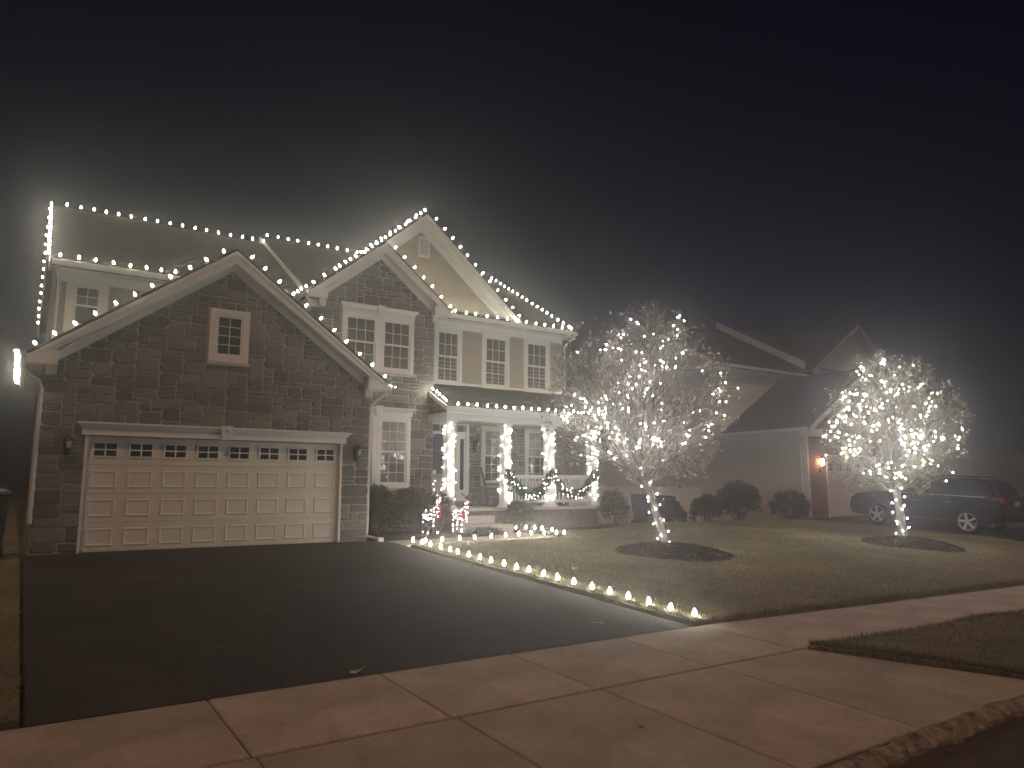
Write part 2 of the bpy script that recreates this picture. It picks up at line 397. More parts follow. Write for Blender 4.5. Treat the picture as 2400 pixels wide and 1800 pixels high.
def stone_geo(mb, r, yw, halfplanes, rd, depth=.024, mp=None, gap=.0125):
    a, b, c, d = r
    poly = [(a + gap, c + gap), (b - gap, c + gap), (b - gap, d - gap), (a + gap, d - gap)]
    cr = min(b - a, d - c) * rd.uniform(.12, .26)
    # rounded irregular outline
    pts = []
    for i in range(4):
        p, q, s_ = poly[i - 1], poly[i], poly[(i + 1) % 4]
        for (t) in (p, s_):
            L_ = math.hypot(t[0] - q[0], t[1] - q[1]); u = ((t[0] - q[0]) / L_, (t[1] - q[1]) / L_)
            k = cr * rd.uniform(.5, 1.2)
            pts.append((q[0] + u[0] * k + rd.uniform(-.006, .006), q[1] + u[1] * k + rd.uniform(-.006, .006)))
    for (ha, hb, hc) in halfplanes: pts = clip_poly(pts, ha, hb, hc)
    if len(pts) < 3: return False
    cx = sum(p[0] for p in pts) / len(pts); cz = sum(p[1] for p in pts) / len(pts)
    dp = depth * rd.uniform(.6, 1.25); n = len(pts)
    in_ = .014
    ring = []
    for p in pts:
        L_ = math.hypot(p[0] - cx, p[1] - cz) + 1e-6; k = max(0, 1 - in_ / L_)
        ring.append((cx + (p[0] - cx) * k, cz + (p[1] - cz) * k))
    vs = [(p[0], yw + .004, p[1]) for p in pts] + [(p[0], yw - dp * .6, p[1]) for p in pts] + [(q[0], yw - dp * rd.uniform(.88, 1.12), q[1]) for q in ring] + [(cx, yw - dp * 1.12, cz)]
    if mp: vs = [mp(v) for v in vs]
    fs = [(i, (i + 1) % n, (i + 1) % n + n, i + n) for i in range(n)] + [(i + n, (i + 1) % n + n, (i + 1) % n + 2 * n, i + 2 * n) for i in range(n)] + [(i + 2 * n, (i + 1) % n + 2 * n, 3 * n) for i in range(n)]
    mb.add(vs, fs); return True

HOUSE = empty('stone_house', (0, 0, 0), 'two-storey stone and tan siding house with white garage door and bulbs along every roof edge', 'house')
H = HOUSE
STONES = []   # (rect, yw, planes)
# garage front
sg = (6.10 - 3.57) / 3.456
def ins_g(x, z):
    if -.06 < x < 4.94 and z < 2.42: return False
    if 2.02 < x < 2.76 and 3.72 < z < 4.82: return False
    return z < 3.50 + sg * (3.456 - abs(x - 2.395)) - .02
hp_g = [(sg, 1, 3.50 + sg * (3.456 + 2.395) - .05), (-sg, 1, 3.50 + sg * (3.456 - 2.395) - .05)]
for r in ashlar(-.77, 5.56, .02, 5.98, ins_g, seed=3): STONES.append((r, 0.0, hp_g))
sc_ = (7.73 - 6.12) / 2.005
def ins_c(x, z):
    if 5.62 < x < 7.70 and 4.18 < z < 5.96: return False
    if x < 7.62 and 1.18 < z < 3.24: return False
    if x < 5.56 and z < 3.75: return False
    if z < 3.55 + (5.85 - x) * .73 and x < 5.85: return False
    return z < 6.05 + sc_ * (2.005 - abs(x - 6.685))
hp_c = [(sc_, 1, 6.05 + sc_ * (2.005 + 6.685) - .05), (-sc_, 1, 6.05 + sc_ * (2.005 - 6.685) - .05)]
for r in ashlar(4.98, 8.35, .02, 7.6, ins_c, seed=5): STONES.append((r, 2.2, hp_c))
def ins_p(x, z):
    if 8.5 < x < 9.82 and z > .82: return False
    if 10.25 < x < 11.2 and 1.22 < z: return False
    if 11.83 < x < 12.78 and 1.22 < z: return False
    return True
for r in ashlar(8.35, 13.3, .65, 2.98, ins_p, seed=9): STONES.append((r, 2.8, []))
# the 300 largest in view as single parts, the rest joined
def show(r, yw):
    a, b, c, d = r; dd = math.hypot((a + b) / 2 + 1.05, yw + 15.7); return (b - a) * (d - c) / dd ** 2 * (yw + 15.7) / dd
STONES.sort(key=lambda s_: -show(s_[0], s_[1]))
rd = random.Random(11); cnt = 0; rest = MB()
for (r, yw, hp) in STONES:
    if cnt < 300:
        mb = MB()
        if stone_geo(mb, r, yw, hp, rd): mb.build('stone', 'stone', H); cnt += 1
    else: stone_geo(rest, r, yw, hp, rd)
# stone gusset at the porch roof's left end
for r in ashlar(1.3, 2.2, 3.2, 3.9, lambda y, z: z < 3.24 + (y - 1.15) * .5, seed=4):
    stone_geo(rest, r, 0, [(-.5, 1, 3.24 - .575 - .02)], rd, mp=lambda v: (8.27 + v[1], v[0], v[2]))
rest.build('small_stones', 'stone', H, kind='stuff')

# ------------------------------------------------------------------ house walls
def wall(name, m, build): mb = MB(); build(mb); return mb.build(name, m, H)
wall('garage_wall', 'mortar', lambda b: (
    b.prism([(-.77, -.1), (-.045, -.1), (-.045, 2.36), (4.925, 2.36), (4.925, -.1), (5.56, -.1), (5.56, 3.50), (2.395, 5.98), (-.77, 3.50)], 1, 0, .2)))
wall('garage_side_wall', 'siding_tan', lambda b: b.box(-.769, -.6, .2, 7, -.1, 3.5))
wall('garage_side_wall', 'siding_tan', lambda b: b.box(5.4, 5.559, .2, 2.2, -.1, 3.5))
wall('bay_wall', 'mortar', lambda b: b.prism([(4.98, -.1), (8.35, -.1), (8.35, 6.2), (6.685, 7.56), (4.98, 6.2)], 1, 2.2, 2.4))
wall('bay_side_wall', 'siding_tan', lambda b: (b.box(8.16, 8.349, 2.4, 2.8, -.1, 6.2), b.box(4.981, 5.15, 2.4, 5, 3, 6.2)))
wall('porch_wall', 'mortar', lambda b: b.box(8.35, 13.3, 2.8, 2.95, .3, 4.14))
wall('upper_wall', 'siding_tan', lambda b: b.box(8.35, 13.3, 2.802, 2.95, 4.14, 6.12))
wall('wing_wall', 'siding_tan', lambda b: b.box(-.64, 4.98, 3.12, 3.3, 3.4, 6.1))
wall('end_wall', 'siding_tan', lambda b: (b.prism([(2.95, -.1), (12, -.1), (12, 6.1), (7.6, 8.85), (2.95, 6.1)], 0, 13.1, 13.3),
    b.prism([(3.3, 3.4), (10.9, 3.4), (10.9, 6.1), (7.15, 8.5), (3.3, 6.1)], 0, -.64, -.5)))
wall('foundation', 'foundation_stone', lambda b: (b.box(8.32, 13.42, 1.27, 2.8, -.6, .56)))
# siding boards (laps)
def board(x0, x1, z, h, y, m='siding_tan', par=H, name='siding_board'):
    mb = MB(); mb.prism([(y, z + h), (y - .004, z + h), (y - .016, z), (y, z)], 0, x0, x1)
    return mb.build(name, m, par)
z = 4.22
while z < 5.78: board(8.36, 13.18, z, .118, 2.80); z += .118
z = 4.1
while z < 5.85: board(-.5, 2.6, z, .118, 3.12); z += .118
# gable D shakes
sD = (9.02 - 6.12) / 3.43
wall('gable_wall', 'shake_tan', lambda b: b.prism([(4.9, 6.2), (11.45, 6.2), (8.18, 8.93)], 1, 2.82, 2.95))
z = 6.30; j = 0
while z < 8.75:
    hw = 3.43 - (z + .14 - 6.12) / sD - .06
    if hw > .1: board(8.18 - hw - .1, 8.18 + hw + .1, z, .14, 2.82, 'shake_tan', name='shake_course')
    z += .14; j += 1

# ------------------------------------------------------------------ roofs
def roofq(name, pts, th=.09, parent=H, m='roof_shingle'):
    p = [V(q) for q in pts]; nrm = (p[1] - p[0]).cross(p[2] - p[0]).normalized()
    if nrm.z < 0: nrm = -nrm
    mb = MB(); n = len(p); mb.add([q for q in p] + [q - nrm * th for q in p], [tuple(range(n)), tuple(range(2 * n - 1, n - 1, -1))] + [(i, i + n, (i + 1) % n + n, (i + 1) % n) for i in range(n)])
    # shingle courses as fine raised laps along the slope
    return mb.build(name, m, parent)
def courses(name, a0, a1, b0, b1, step=.14, parent=H, m='roof_shingle'):
    # a0,a1 = eave ends, b0,b1 = ridge ends ; thin overlapping rows joined into one part
    a0, a1, b0, b1 = map(V, (a0, a1, b0, b1)); Ls = (b0 - a0).length; n = max(1, int(Ls / step))
    nrm = (a1 - a0).cross(b0 - a0).normalized()
    if nrm.z < 0: nrm = -nrm
    mb = MB()
    for i in range(n):
        t0, t1 = i / n, (i + 1) / n
        p = [a0.lerp(b0, t0) + nrm * .016, a1.lerp(b1, t0) + nrm * .016, a1.lerp(b1, t1) + nrm * .004, a0.lerp(b0, t1) + nrm * .004, a0.lerp(b0, t0) + nrm * .001, a1.lerp(b1, t0) + nrm * .001]
        L_ = (a1 - a0).length; m_ = max(1, int(L_ / .3))
        off = random.random() * .3 / L_
        cuts = [0] + [k / m_ + off for k in range(m_)] + [1]
        cuts = [c for c in cuts if 0 <= c <= 1]
        for c0, c1 in zip(cuts, cuts[1:]):
            if c1 - c0 < 1e-4: continue
            q = [p[0].lerp(p[1], c0), p[0].lerp(p[1], c1), p[3].lerp(p[2], c1), p[3].lerp(p[2], c0), p[4].lerp(p[5], c0), p[4].lerp(p[5], c1)]
            mb.add(q, [(0, 1, 2, 3), (4, 5, 1, 0)])
    return mb.build(name, m, parent, kind='stuff')
# garage
e, rz, yf = 3.57, 6.10, -.30
for sx, xt in ((-1, -1.06), (1, 5.85)):
    yb = 3.1 if sx < 0 else 2.2
    roofq('garage_roof', [(xt, yf, e), (xt, 3.1, e), (2.395, 3.1, rz), (2.395, yf, rz)])
    courses('shingles', (xt, yf, e), (xt, 3.1, e), (2.395, yf, rz), (2.395, 3.1, rz))
roofq('side_roof', [(-1.06, 3.1, 3.57), (-1.06, 4.6, 3.57), (-.62, 4.6, 3.89), (-.62, 3.1, 3.89)])
# wing A
roofq('wing_roof', [(-.80, 2.75, 6.12), (5.2, 2.75, 6.12), (5.2, 7.15, 8.80), (-.80, 7.15, 8.80)])
courses('shingles', (-.80, 2.75, 6.12), (5.0, 2.75, 6.12), (-.80, 7.15, 8.80), (5.0, 7.15, 8.80))
roofq('wing_roof', [(-.80, 11.55, 6.12), (5.2, 11.55, 6.12), (5.2, 7.15, 8.80), (-.80, 7.15, 8.80)])
# body
roofq('main_roof', [(4.9, 2.45, 6.15), (13.58, 2.45, 6.15), (13.58, 7.6, 9.16), (4.9, 7.6, 9.16)])
courses('shingles', (4.9, 2.45, 6.15), (13.58, 2.45, 6.15), (4.9, 7.6, 9.16), (13.58, 7.6, 9.16))
roofq('main_roof', [(4.9, 12.75, 6.15), (13.58, 12.75, 6.15), (13.58, 7.6, 9.16), (4.9, 7.6, 9.16)])
# C
for xt in (4.68, 8.69):
    roofq('bay_roof', [(xt, 1.9, 6.12), (xt, 2.5, 6.12), (xt, 4.3, 6.12), (6.685, 5.4, 7.73), (6.685, 1.9, 7.73)])
    courses('shingles', (xt, 1.9, 6.12), (xt, 4.2, 6.12), (6.685, 1.9, 7.73), (6.685, 4.6, 7.73))
# D
for xt in (4.75, 11.61):
    roofq('gable_roof', [(xt, 2.43, 6.13), (xt, 2.6, 6.13), (8.18, 7.4, 9.03), (8.18, 2.43, 9.03)])
# porch
roofq('porch_roof', [(8.23, 1.12, 3.31), (13.62, 1.12, 3.31), (13.62, 2.80, 4.15), (8.23, 2.80, 4.15)])
courses('shingles', (8.23, 1.12, 3.31), (13.62, 1.12, 3.31), (8.23, 2.80, 4.15), (13.62, 2.80, 4.15))

# ------------------------------------------------------------------ rake trims
def rake(xc, hw, ze, zr, yf, yw, fh=.24, bh=.16, frieze=True, side=(-1, 1), soff=True, z_cut=None):
    s_ = (zr - ze) / hw
    for sx in side:
        xt = xc + sx * hw; dzt = .075
        mb = MB(); mb.prism([(xt, ze - dzt), (xc, zr - dzt), (xc, zr - dzt - fh), (xt, ze - dzt - fh * .55), (xt, ze - dzt - .0)][:4], 1, yf - .005, yf + .03)
        mb.build('rake_board', 'white_trim', H)
        # small cap moulding at the top of the fascia
        mb = MB(); mb.prism([(xt, ze - .05), (xc, zr - .05), (xc, zr - .13), (xt, ze - .13)], 1, yf - .035, yf - .006)
        mb.build('rake_moulding', 'white_trim', H)
        if soff:
            mb = MB(); zz = .10 + fh * .62
            mb.prism([(xt - sx * .1, ze - zz + .1 * s_), (xc, zr - zz), (xc, zr - zz - .015), (xt - sx * .1, ze - zz - .015 + .1 * s_)], 1, yf + .03, yw)
            L_ = math.hypot(hw, zr - ze); n = int(L_ / .105)
            for i in range(2, n):
                t = i / n; x = xt + (xc - xt) * t; z = ze + (zr - ze) * t - zz - .015
                mb.obox((x, (yf + yw) / 2 + .015, z - .004), (.012 * (-sx), 0, .012 * s_ * 1), (0, (yw - yf - .03) / 2, 0), (0, 0, .006))
            mb.build('rake_soffit', 'white_vinyl', H)
        if frieze:
            mb = MB(); zz = .10 + fh * .62 + .02
            mb.prism([(xt - sx * .30, ze - zz + .30 * s_), (xc, zr - zz), (xc, zr - zz - bh), (xt - sx * .30, ze - zz - bh + .30 * s_)], 1, yw - .05, yw - .002)
            mb.build('frieze_board', 'white_trim', H)
def ereturn(xt, sx, z, yf, yw, ln=.47, h=.13, slope=.73, blk=True):
    # boxed eave return at a gable foot
    mb = MB(); xi = xt - sx * ln
    mb.prism([(xt, z - .06), (xt, z - .06 - h), (xi, z - .06 - h), (xi, z - .24 + slope * ln - .02)], 1, yf, yw)
    mb.build('eave_return', 'white_trim', H)
    if blk:
        mb = MB(); a, b = sorted((xi - sx * .0, xi + sx * .17)); mb.box(a, b, yw - .14, yw, z - .06 - h - .17, z - .06 - h - .002)
        mb.build('corner_block', 'white_trim', H)
rake(2.395, 3.456, 3.57, 6.10, -.30, 0)
ereturn(-1.06, -1, 3.57, -.31, -.03); ereturn(5.85, 1, 3.57, -.31, -.03)
rake(6.685, 2.005, 6.12, 7.73, 1.90, 2.2)
ereturn(4.68, -1, 6.12, 1.89, 2.17); ereturn(8.69, 1, 6.12, 1.89, 2.17)
rake(8.18, 3.43, 6.13, 9.03, 2.43, 2.80, bh=.2)
# plain rake boards: wing left end, body left end, body right end
def yrake(x0, x1, yE, zE, yR, zR, h=.2, name='rake_board'):
    mb = MB(); mb.prism([(yE, zE - .05), (yR, zR - .05), (yR, zR - .05 - h), (yE, zE - .05 - h)], 0, x0, x1); return mb.build(name, 'white_trim', H)
yrake(-.83, -.80, 2.75, 6.12, 7.15, 8.80); yrake(-.83, -.80, 11.55, 6.12, 7.15, 8.80)
yrake(4.83, 4.898, 2.9, 6.41, 7.6, 9.20, .24); yrake(13.582, 13.61, 2.45, 6.15, 7.6, 9.16)
# underside boards of the wing's left overhang
mb = MB(); mb.prism([(2.75, 5.9), (7.15, 8.56), (7.15, 8.54), (2.75, 5.88)], 0, -.8, -.64); mb.build('rake_soffit', 'white_vinyl', H)
mb = MB(); mb.prism([(2.75, 5.95), (7.6, 8.85), (7.6, 8.83), (2.75, 5.93)], 0, 13.3, 13.58); mb.build('rake_soffit', 'white_vinyl', H)
# porch left rake board
mb = MB(); mb.prism([(1.12, 3.29), (2.19, 3.825), (2.19, 3.70), (1.12, 3.165)], 0, 8.19, 8.228); mb.build('rake_board', 'white_trim', H)
mb = MB(); mb.prism([(1.12, 3.29), (2.8, 4.13), (2.8, 4.0), (1.12, 3.165)], 0, 13.622, 13.65); mb.build('rake_board', 'white_trim', H)

# ------------------------------------------------------------------ gutters, eave soffits, friezes
def gutter_x(x0, x1, y, z, parent=H):   # front at y, runs along x
    mb = MB(); P = [(y, z), (y, z - .02), (y + .012, z - .045), (y + .03, z - .115), (y + .11, z - .115), (y + .11, z), (y + .098, z), (y + .098, z - .10), (y + .04, z - .10), (y + .014, z - .01), (y + .014, z)]
    mb.prism(P, 0, x0, x1); return mb.build('gutter', 'white_trim', parent)
def gutter_y(y0, y1, x, z, sx, parent=H):
    mb = MB(); P = [(x, z), (x, z - .02), (x - sx * .012, z - .045), (x - sx * .03, z - .115), (x - sx * .11, z - .115), (x - sx * .11, z), (x - sx * .098, z), (x - sx * .098, z - .1), (x - sx * .04, z - .1), (x - sx * .014, z - .01), (x - sx * .014, z)]
    mb.prism(P, 1, y0, y1); return mb.build('gutter', 'white_trim', parent)
gutter_x(-.78, 3.6, 2.64, 6.13)
gutter_x(8.55, 13.62, 2.33, 6.15)
gutter_x(8.2, 13.66, 1.01, 3.30)
gutter_y(-.28, 4.55, -1.17, 3.56, -1); gutter_y(-.28, 2.15, 5.96, 3.56, 1)
gutter_y(1.93, 4.2, 4.57, 6.12, -1); gutter_y(1.93, 2.5, 8.80, 6.12, 1)
def soffit_x(x0, x1, y0, y1, z, name='eave_soffit'):
    mb = MB(); mb.box(x0, x1, y0, y1, z, z + .015); n = int((x1 - x0) / .105)
    for i in range(n): mb.box(x0 + (i + .4) * (x1 - x0) / n, x0 + (i + .6) * (x1 - x0) / n, y0, y1, z - .008, z - .0005)
    return mb.build(name, 'white_vinyl', H)
soffit_x(-.78, 3.3, 2.76, 3.1, 5.98); soffit_x(8.72, 13.55, 2.45, 2.78, 6.00)
mb = MB(); mb.box(-1.05, -.77, -.28, 4.5, 3.40, 3.42); mb.build('eave_soffit', 'white_vinyl', H)
mb = MB(); mb.box(4.7, 4.98, 1.95, 3.2, 5.93, 5.95); mb.build('eave_soffit', 'white_vinyl', H)
mb = MB(); mb.box(4.72, 4.98, 2.16, 3.6, 5.75, 5.93); mb.build('frieze_board', 'white_trim', H)
mb = MB(); mb.box(-.64, 3.2, 3.06, 3.10, 5.76, 5.98); mb.build('frieze_board', 'white_trim', H)
mb = MB(); mb.box(8.36, 13.3, 2.742, 2.782, 5.80, 6.0); mb.build('frieze_board', 'white_trim', H)
mb = MB(); mb.box(8.36, 13.3, 2.775, 2.80, 4.15, 4.22); mb.build('skirt_board', 'white_trim', H)
mb = MB(); mb.box(13.18, 13.31, 2.77, 2.80, 4.22, 5.80); mb.box(13.302, 13.32, 2.77, 2.9, 4.0, 5.8); mb.build('corner_board', 'siding_tan', H)
mb = MB(); mb.box(-.66, -.53, 3.08, 3.12, 3.4, 5.76); mb.build('corner_board', 'siding_tan', H)
# porch beam and ceiling
mb = MB(); mb.box(8.23, 13.55, 1.22, 1.52, 2.97, 3.16); mb.box(8.232, 8.5, 1.52, 2.19, 2.97, 3.16); mb.box(13.26, 13.548, 1.52, 2.8, 2.97, 3.16); mb.build('porch_beam', 'white_trim', H, bevel=.006)
mb = MB(); mb.box(8.21, 13.6, 1.13, 1.215, 3.10, 3.19); mb.box(8.19, 8.229, 1.13, 2.19, 3.0, 3.155); mb.box(8.23, 13.55, 1.195, 1.219, 2.99, 3.02); mb.build('beam_moulding', 'white_trim', H)
mb = MB(); mb.box(8.5, 13.26, 1.52, 2.79, 3.02, 3.05)
for i in range(45): mb.box(8.55 + i * .105, 8.57 + i * .105, 1.53, 2.78, 3.012, 3.0195)
mb.build('porch_ceiling', 'white_vinyl', H)
# deck with cap, foundation joints and steps
mb = MB(); mb.box(8.25, 13.5, 1.2, 2.79, .565, .64); mb.build('porch_deck', 'concrete_step', H, bevel=.01)
fs_ = MB()
for j, (z0, z1) in enumerate(((-.1, .13), (.14, .36), (.37, .55))):
    x = 8.33 - (.2 * j)
    while x < 13.4:
        x1 = min(x + random.uniform(.5, .8), 13.42)
        if x1 > 8.4: fs_.box(max(x, 8.33), x1 - .012, 1.245, 1.27, z0, z1)
        x = x1
fs_.build('foundation_blocks', 'foundation_stone', H, kind='stuff')
for (x0, x1, y0, y1, z0, z1) in ((8.52, 9.95, .60, 1.24, -.05, .235), (8.55, 9.58, .93, 1.235, .235, .45)):
    mb = MB(); mb.box(x0, x1, y0, y1, z0, z1); mb.build('porch_step', 'concrete_step', H, bevel=.02)

# ------------------------------------------------------------------ windows
def window(xo0, xo1, zo0, zo1, y, cols, rows, fixed=False, tw=.11, gu='glass_upper', gl='glass', head=False, lowgrid=True, gap=.0, sill=True):
    """casing board on the wall, sashes inside with panes and muntins"""
    pj_ = .05
    mb = MB(); yo = y - pj_ - .012
    a0, a1, b0, b1 = xo0 + tw, xo1 - tw, zo0 + tw, zo1 - tw
    mb.box(xo0, a0, yo, y + .0, zo0, zo1); mb.box(a1, xo1, yo, y + .0, zo0, zo1); mb.box(a0, a1, yo, y + .0, b1, zo1); mb.box(a0, a1, yo, y + .0, zo0, b0)
    wd = mb.build('window', 'white_trim', H, bevel=.004)
    t = .045
    def sash(z0, z1, yy, grid, glass, nr):
        m2 = MB(); m2.box(a0, a0 + t, yy, yy + .03, z0, z1); m2.box(a1 - t, a1, yy, yy + .03, z0, z1); m2.box(a0 + t, a1 - t, yy, yy + .03, z0, z0 + t); m2.box(a0 + t, a1 - t, yy, yy + .03, z1 - t, z1)
        m2.build('sash', 'white_trim', wd)
        gx0, gx1, gz0, gz1 = a0 + t, a1 - t, z0 + t, z1 - t
        m4 = MB(); m4.box(gx0 - .004, gx1 + .004, yy + .018, yy + .024, gz0 - .004, gz1 + .004); m4.build('pane', glass, wd)
        if grid:
            m3 = MB()
            for i in range(1, cols): x = gx0 + (gx1 - gx0) * i / cols; m3.box(x - .008, x + .008, yy + .006, yy + .0175, gz0, gz1)
            for i in range(1, nr): z = gz0 + (gz1 - gz0) * i / nr; m3.box(gx0, gx1, yy + .008, yy + .0165, z - .008, z + .008)
            m3.build('muntin', 'white_trim', wd)
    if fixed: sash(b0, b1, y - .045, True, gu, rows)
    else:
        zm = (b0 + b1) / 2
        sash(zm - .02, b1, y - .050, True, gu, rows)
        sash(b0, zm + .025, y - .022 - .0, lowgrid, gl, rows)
    if sill:
        m5 = MB(); m5.box(xo0 - .03, xo1 + .03, y - .09, y, zo0 - .06, zo0 - .002); m5.build('sill', 'concrete_step', wd)
    return wd
def crown(x0, x1, z0, z1, y, par, key=None, kw=.19):
    mb = MB(); h = z1 - z0
    prof = [(y, z0), (y - .075, z0), (y - .075, z0 + h * .5), (y - .09, z0 + h * .56), (y - .10, z0 + h * .62), (y - .135, z0 + h * .8), (y - .16, z0 + h * .86), (y - .16, z1), (y, z1)]
    n = len(prof)
    # mitred ends: flare with projection
    vs = [(x0 + .10 - max(0, (y - p[0]) - .06) * 1.0, p[0], p[1]) for p in prof] + [(x1 - .10 + max(0, (y - p[0]) - .06) * 1.0, p[0], p[1]) for p in prof]
    mb.add(vs, [tuple(range(n)), tuple(range(2 * n - 1, n - 1, -1))] + [(i, i + n, (i + 1) % n + n, (i + 1) % n) for i in range(n)])
    mb.build('crown_header', 'white_trim', par)
    if key is not None:
        mb = MB(); mb.add([(key - kw * .36, y, z0 - .015), (key + kw * .36, y, z0 - .015), (key + kw * .5, y, z1 + .03), (key - kw * .5, y, z1 + .03), (key - kw * .36, y - .13, z0 - .015), (key + kw * .36, y - .13, z0 - .015), (key + kw * .5, y - .19, z1 + .03), (key - kw * .5, y - .19, z1 + .03)],
                          [(0, 1, 2, 3), (7, 6, 5, 4), (0, 4, 5, 1), (1, 5, 6, 2), (2, 6, 7, 3), (3, 7, 4, 0)])
        mb.build('keystone', 'white_trim', par)
window(2.0, 2.79, 3.74, 4.85, 0, 2, 4, fixed=True, gu='glass', tw=.13)
# upper bay twin
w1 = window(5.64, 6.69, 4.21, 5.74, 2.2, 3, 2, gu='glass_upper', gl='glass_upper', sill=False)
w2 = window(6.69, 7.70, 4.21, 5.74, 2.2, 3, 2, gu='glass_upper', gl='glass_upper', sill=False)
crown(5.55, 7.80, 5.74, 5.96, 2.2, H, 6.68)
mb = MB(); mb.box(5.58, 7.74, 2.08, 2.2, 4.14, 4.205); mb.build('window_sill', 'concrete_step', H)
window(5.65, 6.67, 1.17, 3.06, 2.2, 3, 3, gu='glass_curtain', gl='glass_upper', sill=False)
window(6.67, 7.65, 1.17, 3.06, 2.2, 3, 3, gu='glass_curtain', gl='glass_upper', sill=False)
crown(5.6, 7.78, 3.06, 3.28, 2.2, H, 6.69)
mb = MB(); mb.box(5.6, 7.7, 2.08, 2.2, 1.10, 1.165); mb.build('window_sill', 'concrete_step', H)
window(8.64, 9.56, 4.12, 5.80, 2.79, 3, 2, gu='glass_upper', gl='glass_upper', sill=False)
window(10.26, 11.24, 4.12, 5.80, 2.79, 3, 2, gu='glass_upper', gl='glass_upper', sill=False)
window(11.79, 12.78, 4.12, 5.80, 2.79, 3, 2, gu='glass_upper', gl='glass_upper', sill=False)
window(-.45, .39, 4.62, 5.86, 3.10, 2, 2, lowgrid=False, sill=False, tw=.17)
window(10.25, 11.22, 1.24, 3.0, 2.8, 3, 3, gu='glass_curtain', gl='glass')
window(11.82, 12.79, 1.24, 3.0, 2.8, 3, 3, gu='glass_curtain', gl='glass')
# gable vent
vt = MB(); vt.box(8.10, 8.14, 2.75, 2.80, 7.80, 8.40); vt.box(8.41, 8.45, 2.75, 2.80, 7.80, 8.40); vt.box(8.14, 8.41, 2.75, 2.80, 8.36, 8.40); vt.box(8.14, 8.41, 2.75, 2.80, 7.80, 7.85)
VT = vt.build('gable_vent', 'white_trim', H)
for i in range(8):
    zz = 7.87 + i * .062; m2 = MB(); m2.add([(8.14, 2.755, zz), (8.41, 2.755, zz), (8.41, 2.795, zz + .05), (8.14, 2.795, zz + .05), (8.14, 2.765, zz - .004), (8.41, 2.765, zz - .004), (8.41, 2.799, zz + .044), (8.14, 2.799, zz + .044)], [(0, 1, 2, 3), (7, 6, 5, 4), (0, 4, 5, 1)])
    m2.build('louver', 'white_trim', VT)

# ------------------------------------------------------------------ garage door
gd = MB(); gd.box(0, 4.88, .10, .14, .0, 2.14)
GD = gd.build('garage_door', 'garage_paint', H)
secs = [(0.0, .53), (.535, 1.065), (1.07, 1.60), (1.605, 2.135)]
for i, (z0, z1) in enumerate(secs):
    m2 = MB(); m2.box(.005, 4.875, .085, .0995, z0 + .003, z1 - .002); m2.build('door_section', 'garage_paint', GD, bevel=.004)
PW = 4.88 / 8
def raised(x0, x1, z0, z1, y):
    m2 = MB(); b1, b2, d1, d2 = .028, .055, .016, .002
    R = lambda q, yy: [(x0 + q, yy, z0 + q), (x1 - q, yy, z0 + q), (x1 - q, yy, z1 - q), (x0 + q, yy, z1 - q)]
    m2.add(R(0, y - .0005) + R(b1 * .5, y - .017) + R(b1, y - .017) + R(b2, y - .006), [(i + 4 * k, (i + 1) % 4 + 4 * k, (i + 1) % 4 + 4 + 4 * k, i + 4 + 4 * k) for k in range(3) for i in range(4)] + [(12, 13, 14, 15)])
    return m2
pm_ = mesh_of(raised(-.22, .22, -.165, .165, 0), 'garage_paint')
for i in range(3):
    z0, z1 = secs[i]
    for k in range(8): inst('raised_panel', pm_, (PW * (k + .5), .085, (z0 + z1) / 2), GD)
for k in range(8):
    xc = PW * (k + .5); z0, z1 = 1.745, 2.035; hw = .215
    m2 = MB()
    for (a, b, c, d) in ((xc - hw, xc - hw + .028, z0, z1), (xc + hw - .028, xc + hw, z0, z1), (xc - hw + .028, xc + hw - .028, z0, z0 + .028), (xc - hw + .028, xc + hw - .028, z1 - .028, z1), (xc - .012, xc + .012, z0 + .028, z1 - .028)):
        m2.box(a, b, .062, .0845, c, d)
    m2.box(xc - hw + .028, xc - .012, .064, .0845, (z0 + z1) / 2 - .011, (z0 + z1) / 2 + .011); m2.box(xc + .012, xc + hw - .028, .064, .0845, (z0 + z1) / 2 - .011, (z0 + z1) / 2 + .011)
    m2.build('door_window', 'white_trim', GD)
    m3 = MB(); m3.box(xc - hw + .02, xc + hw - .02, .076, .0835, z0 + .02, z1 - .02); m3.build('pane', 'black_glass', GD)
mb = MB(); mb.box(-.045, -.001, -.035, .14, 0, 2.16); mb.box(4.881, 4.925, -.035, .14, 0, 2.16); mb.box(-.045, 4.925, -.03, .14, 2.161, 2.2); mb.build('door_jamb', 'white_trim', H)
crown(-.20, 5.08, 2.15, 2.39, 0, H, 2.42, .23)
mb = MB(); mb.box(2.40, 2.44, -.195, -.192, 2.31, 2.315)
# worn characters on the keystone
mk = MB(); yk = -.176
for (a, b, c, d) in ((2.405, 2.435, 2.322, 2.328), (2.415, 2.422, 2.30, 2.322), (2.405, 2.432, 2.294, 2.300), (2.455, 2.462, 2.285, 2.295)): mk.box(a, b, yk - .012, yk + .01, c, d)
mk.build('keystone_digit', 'letter_dark', H)

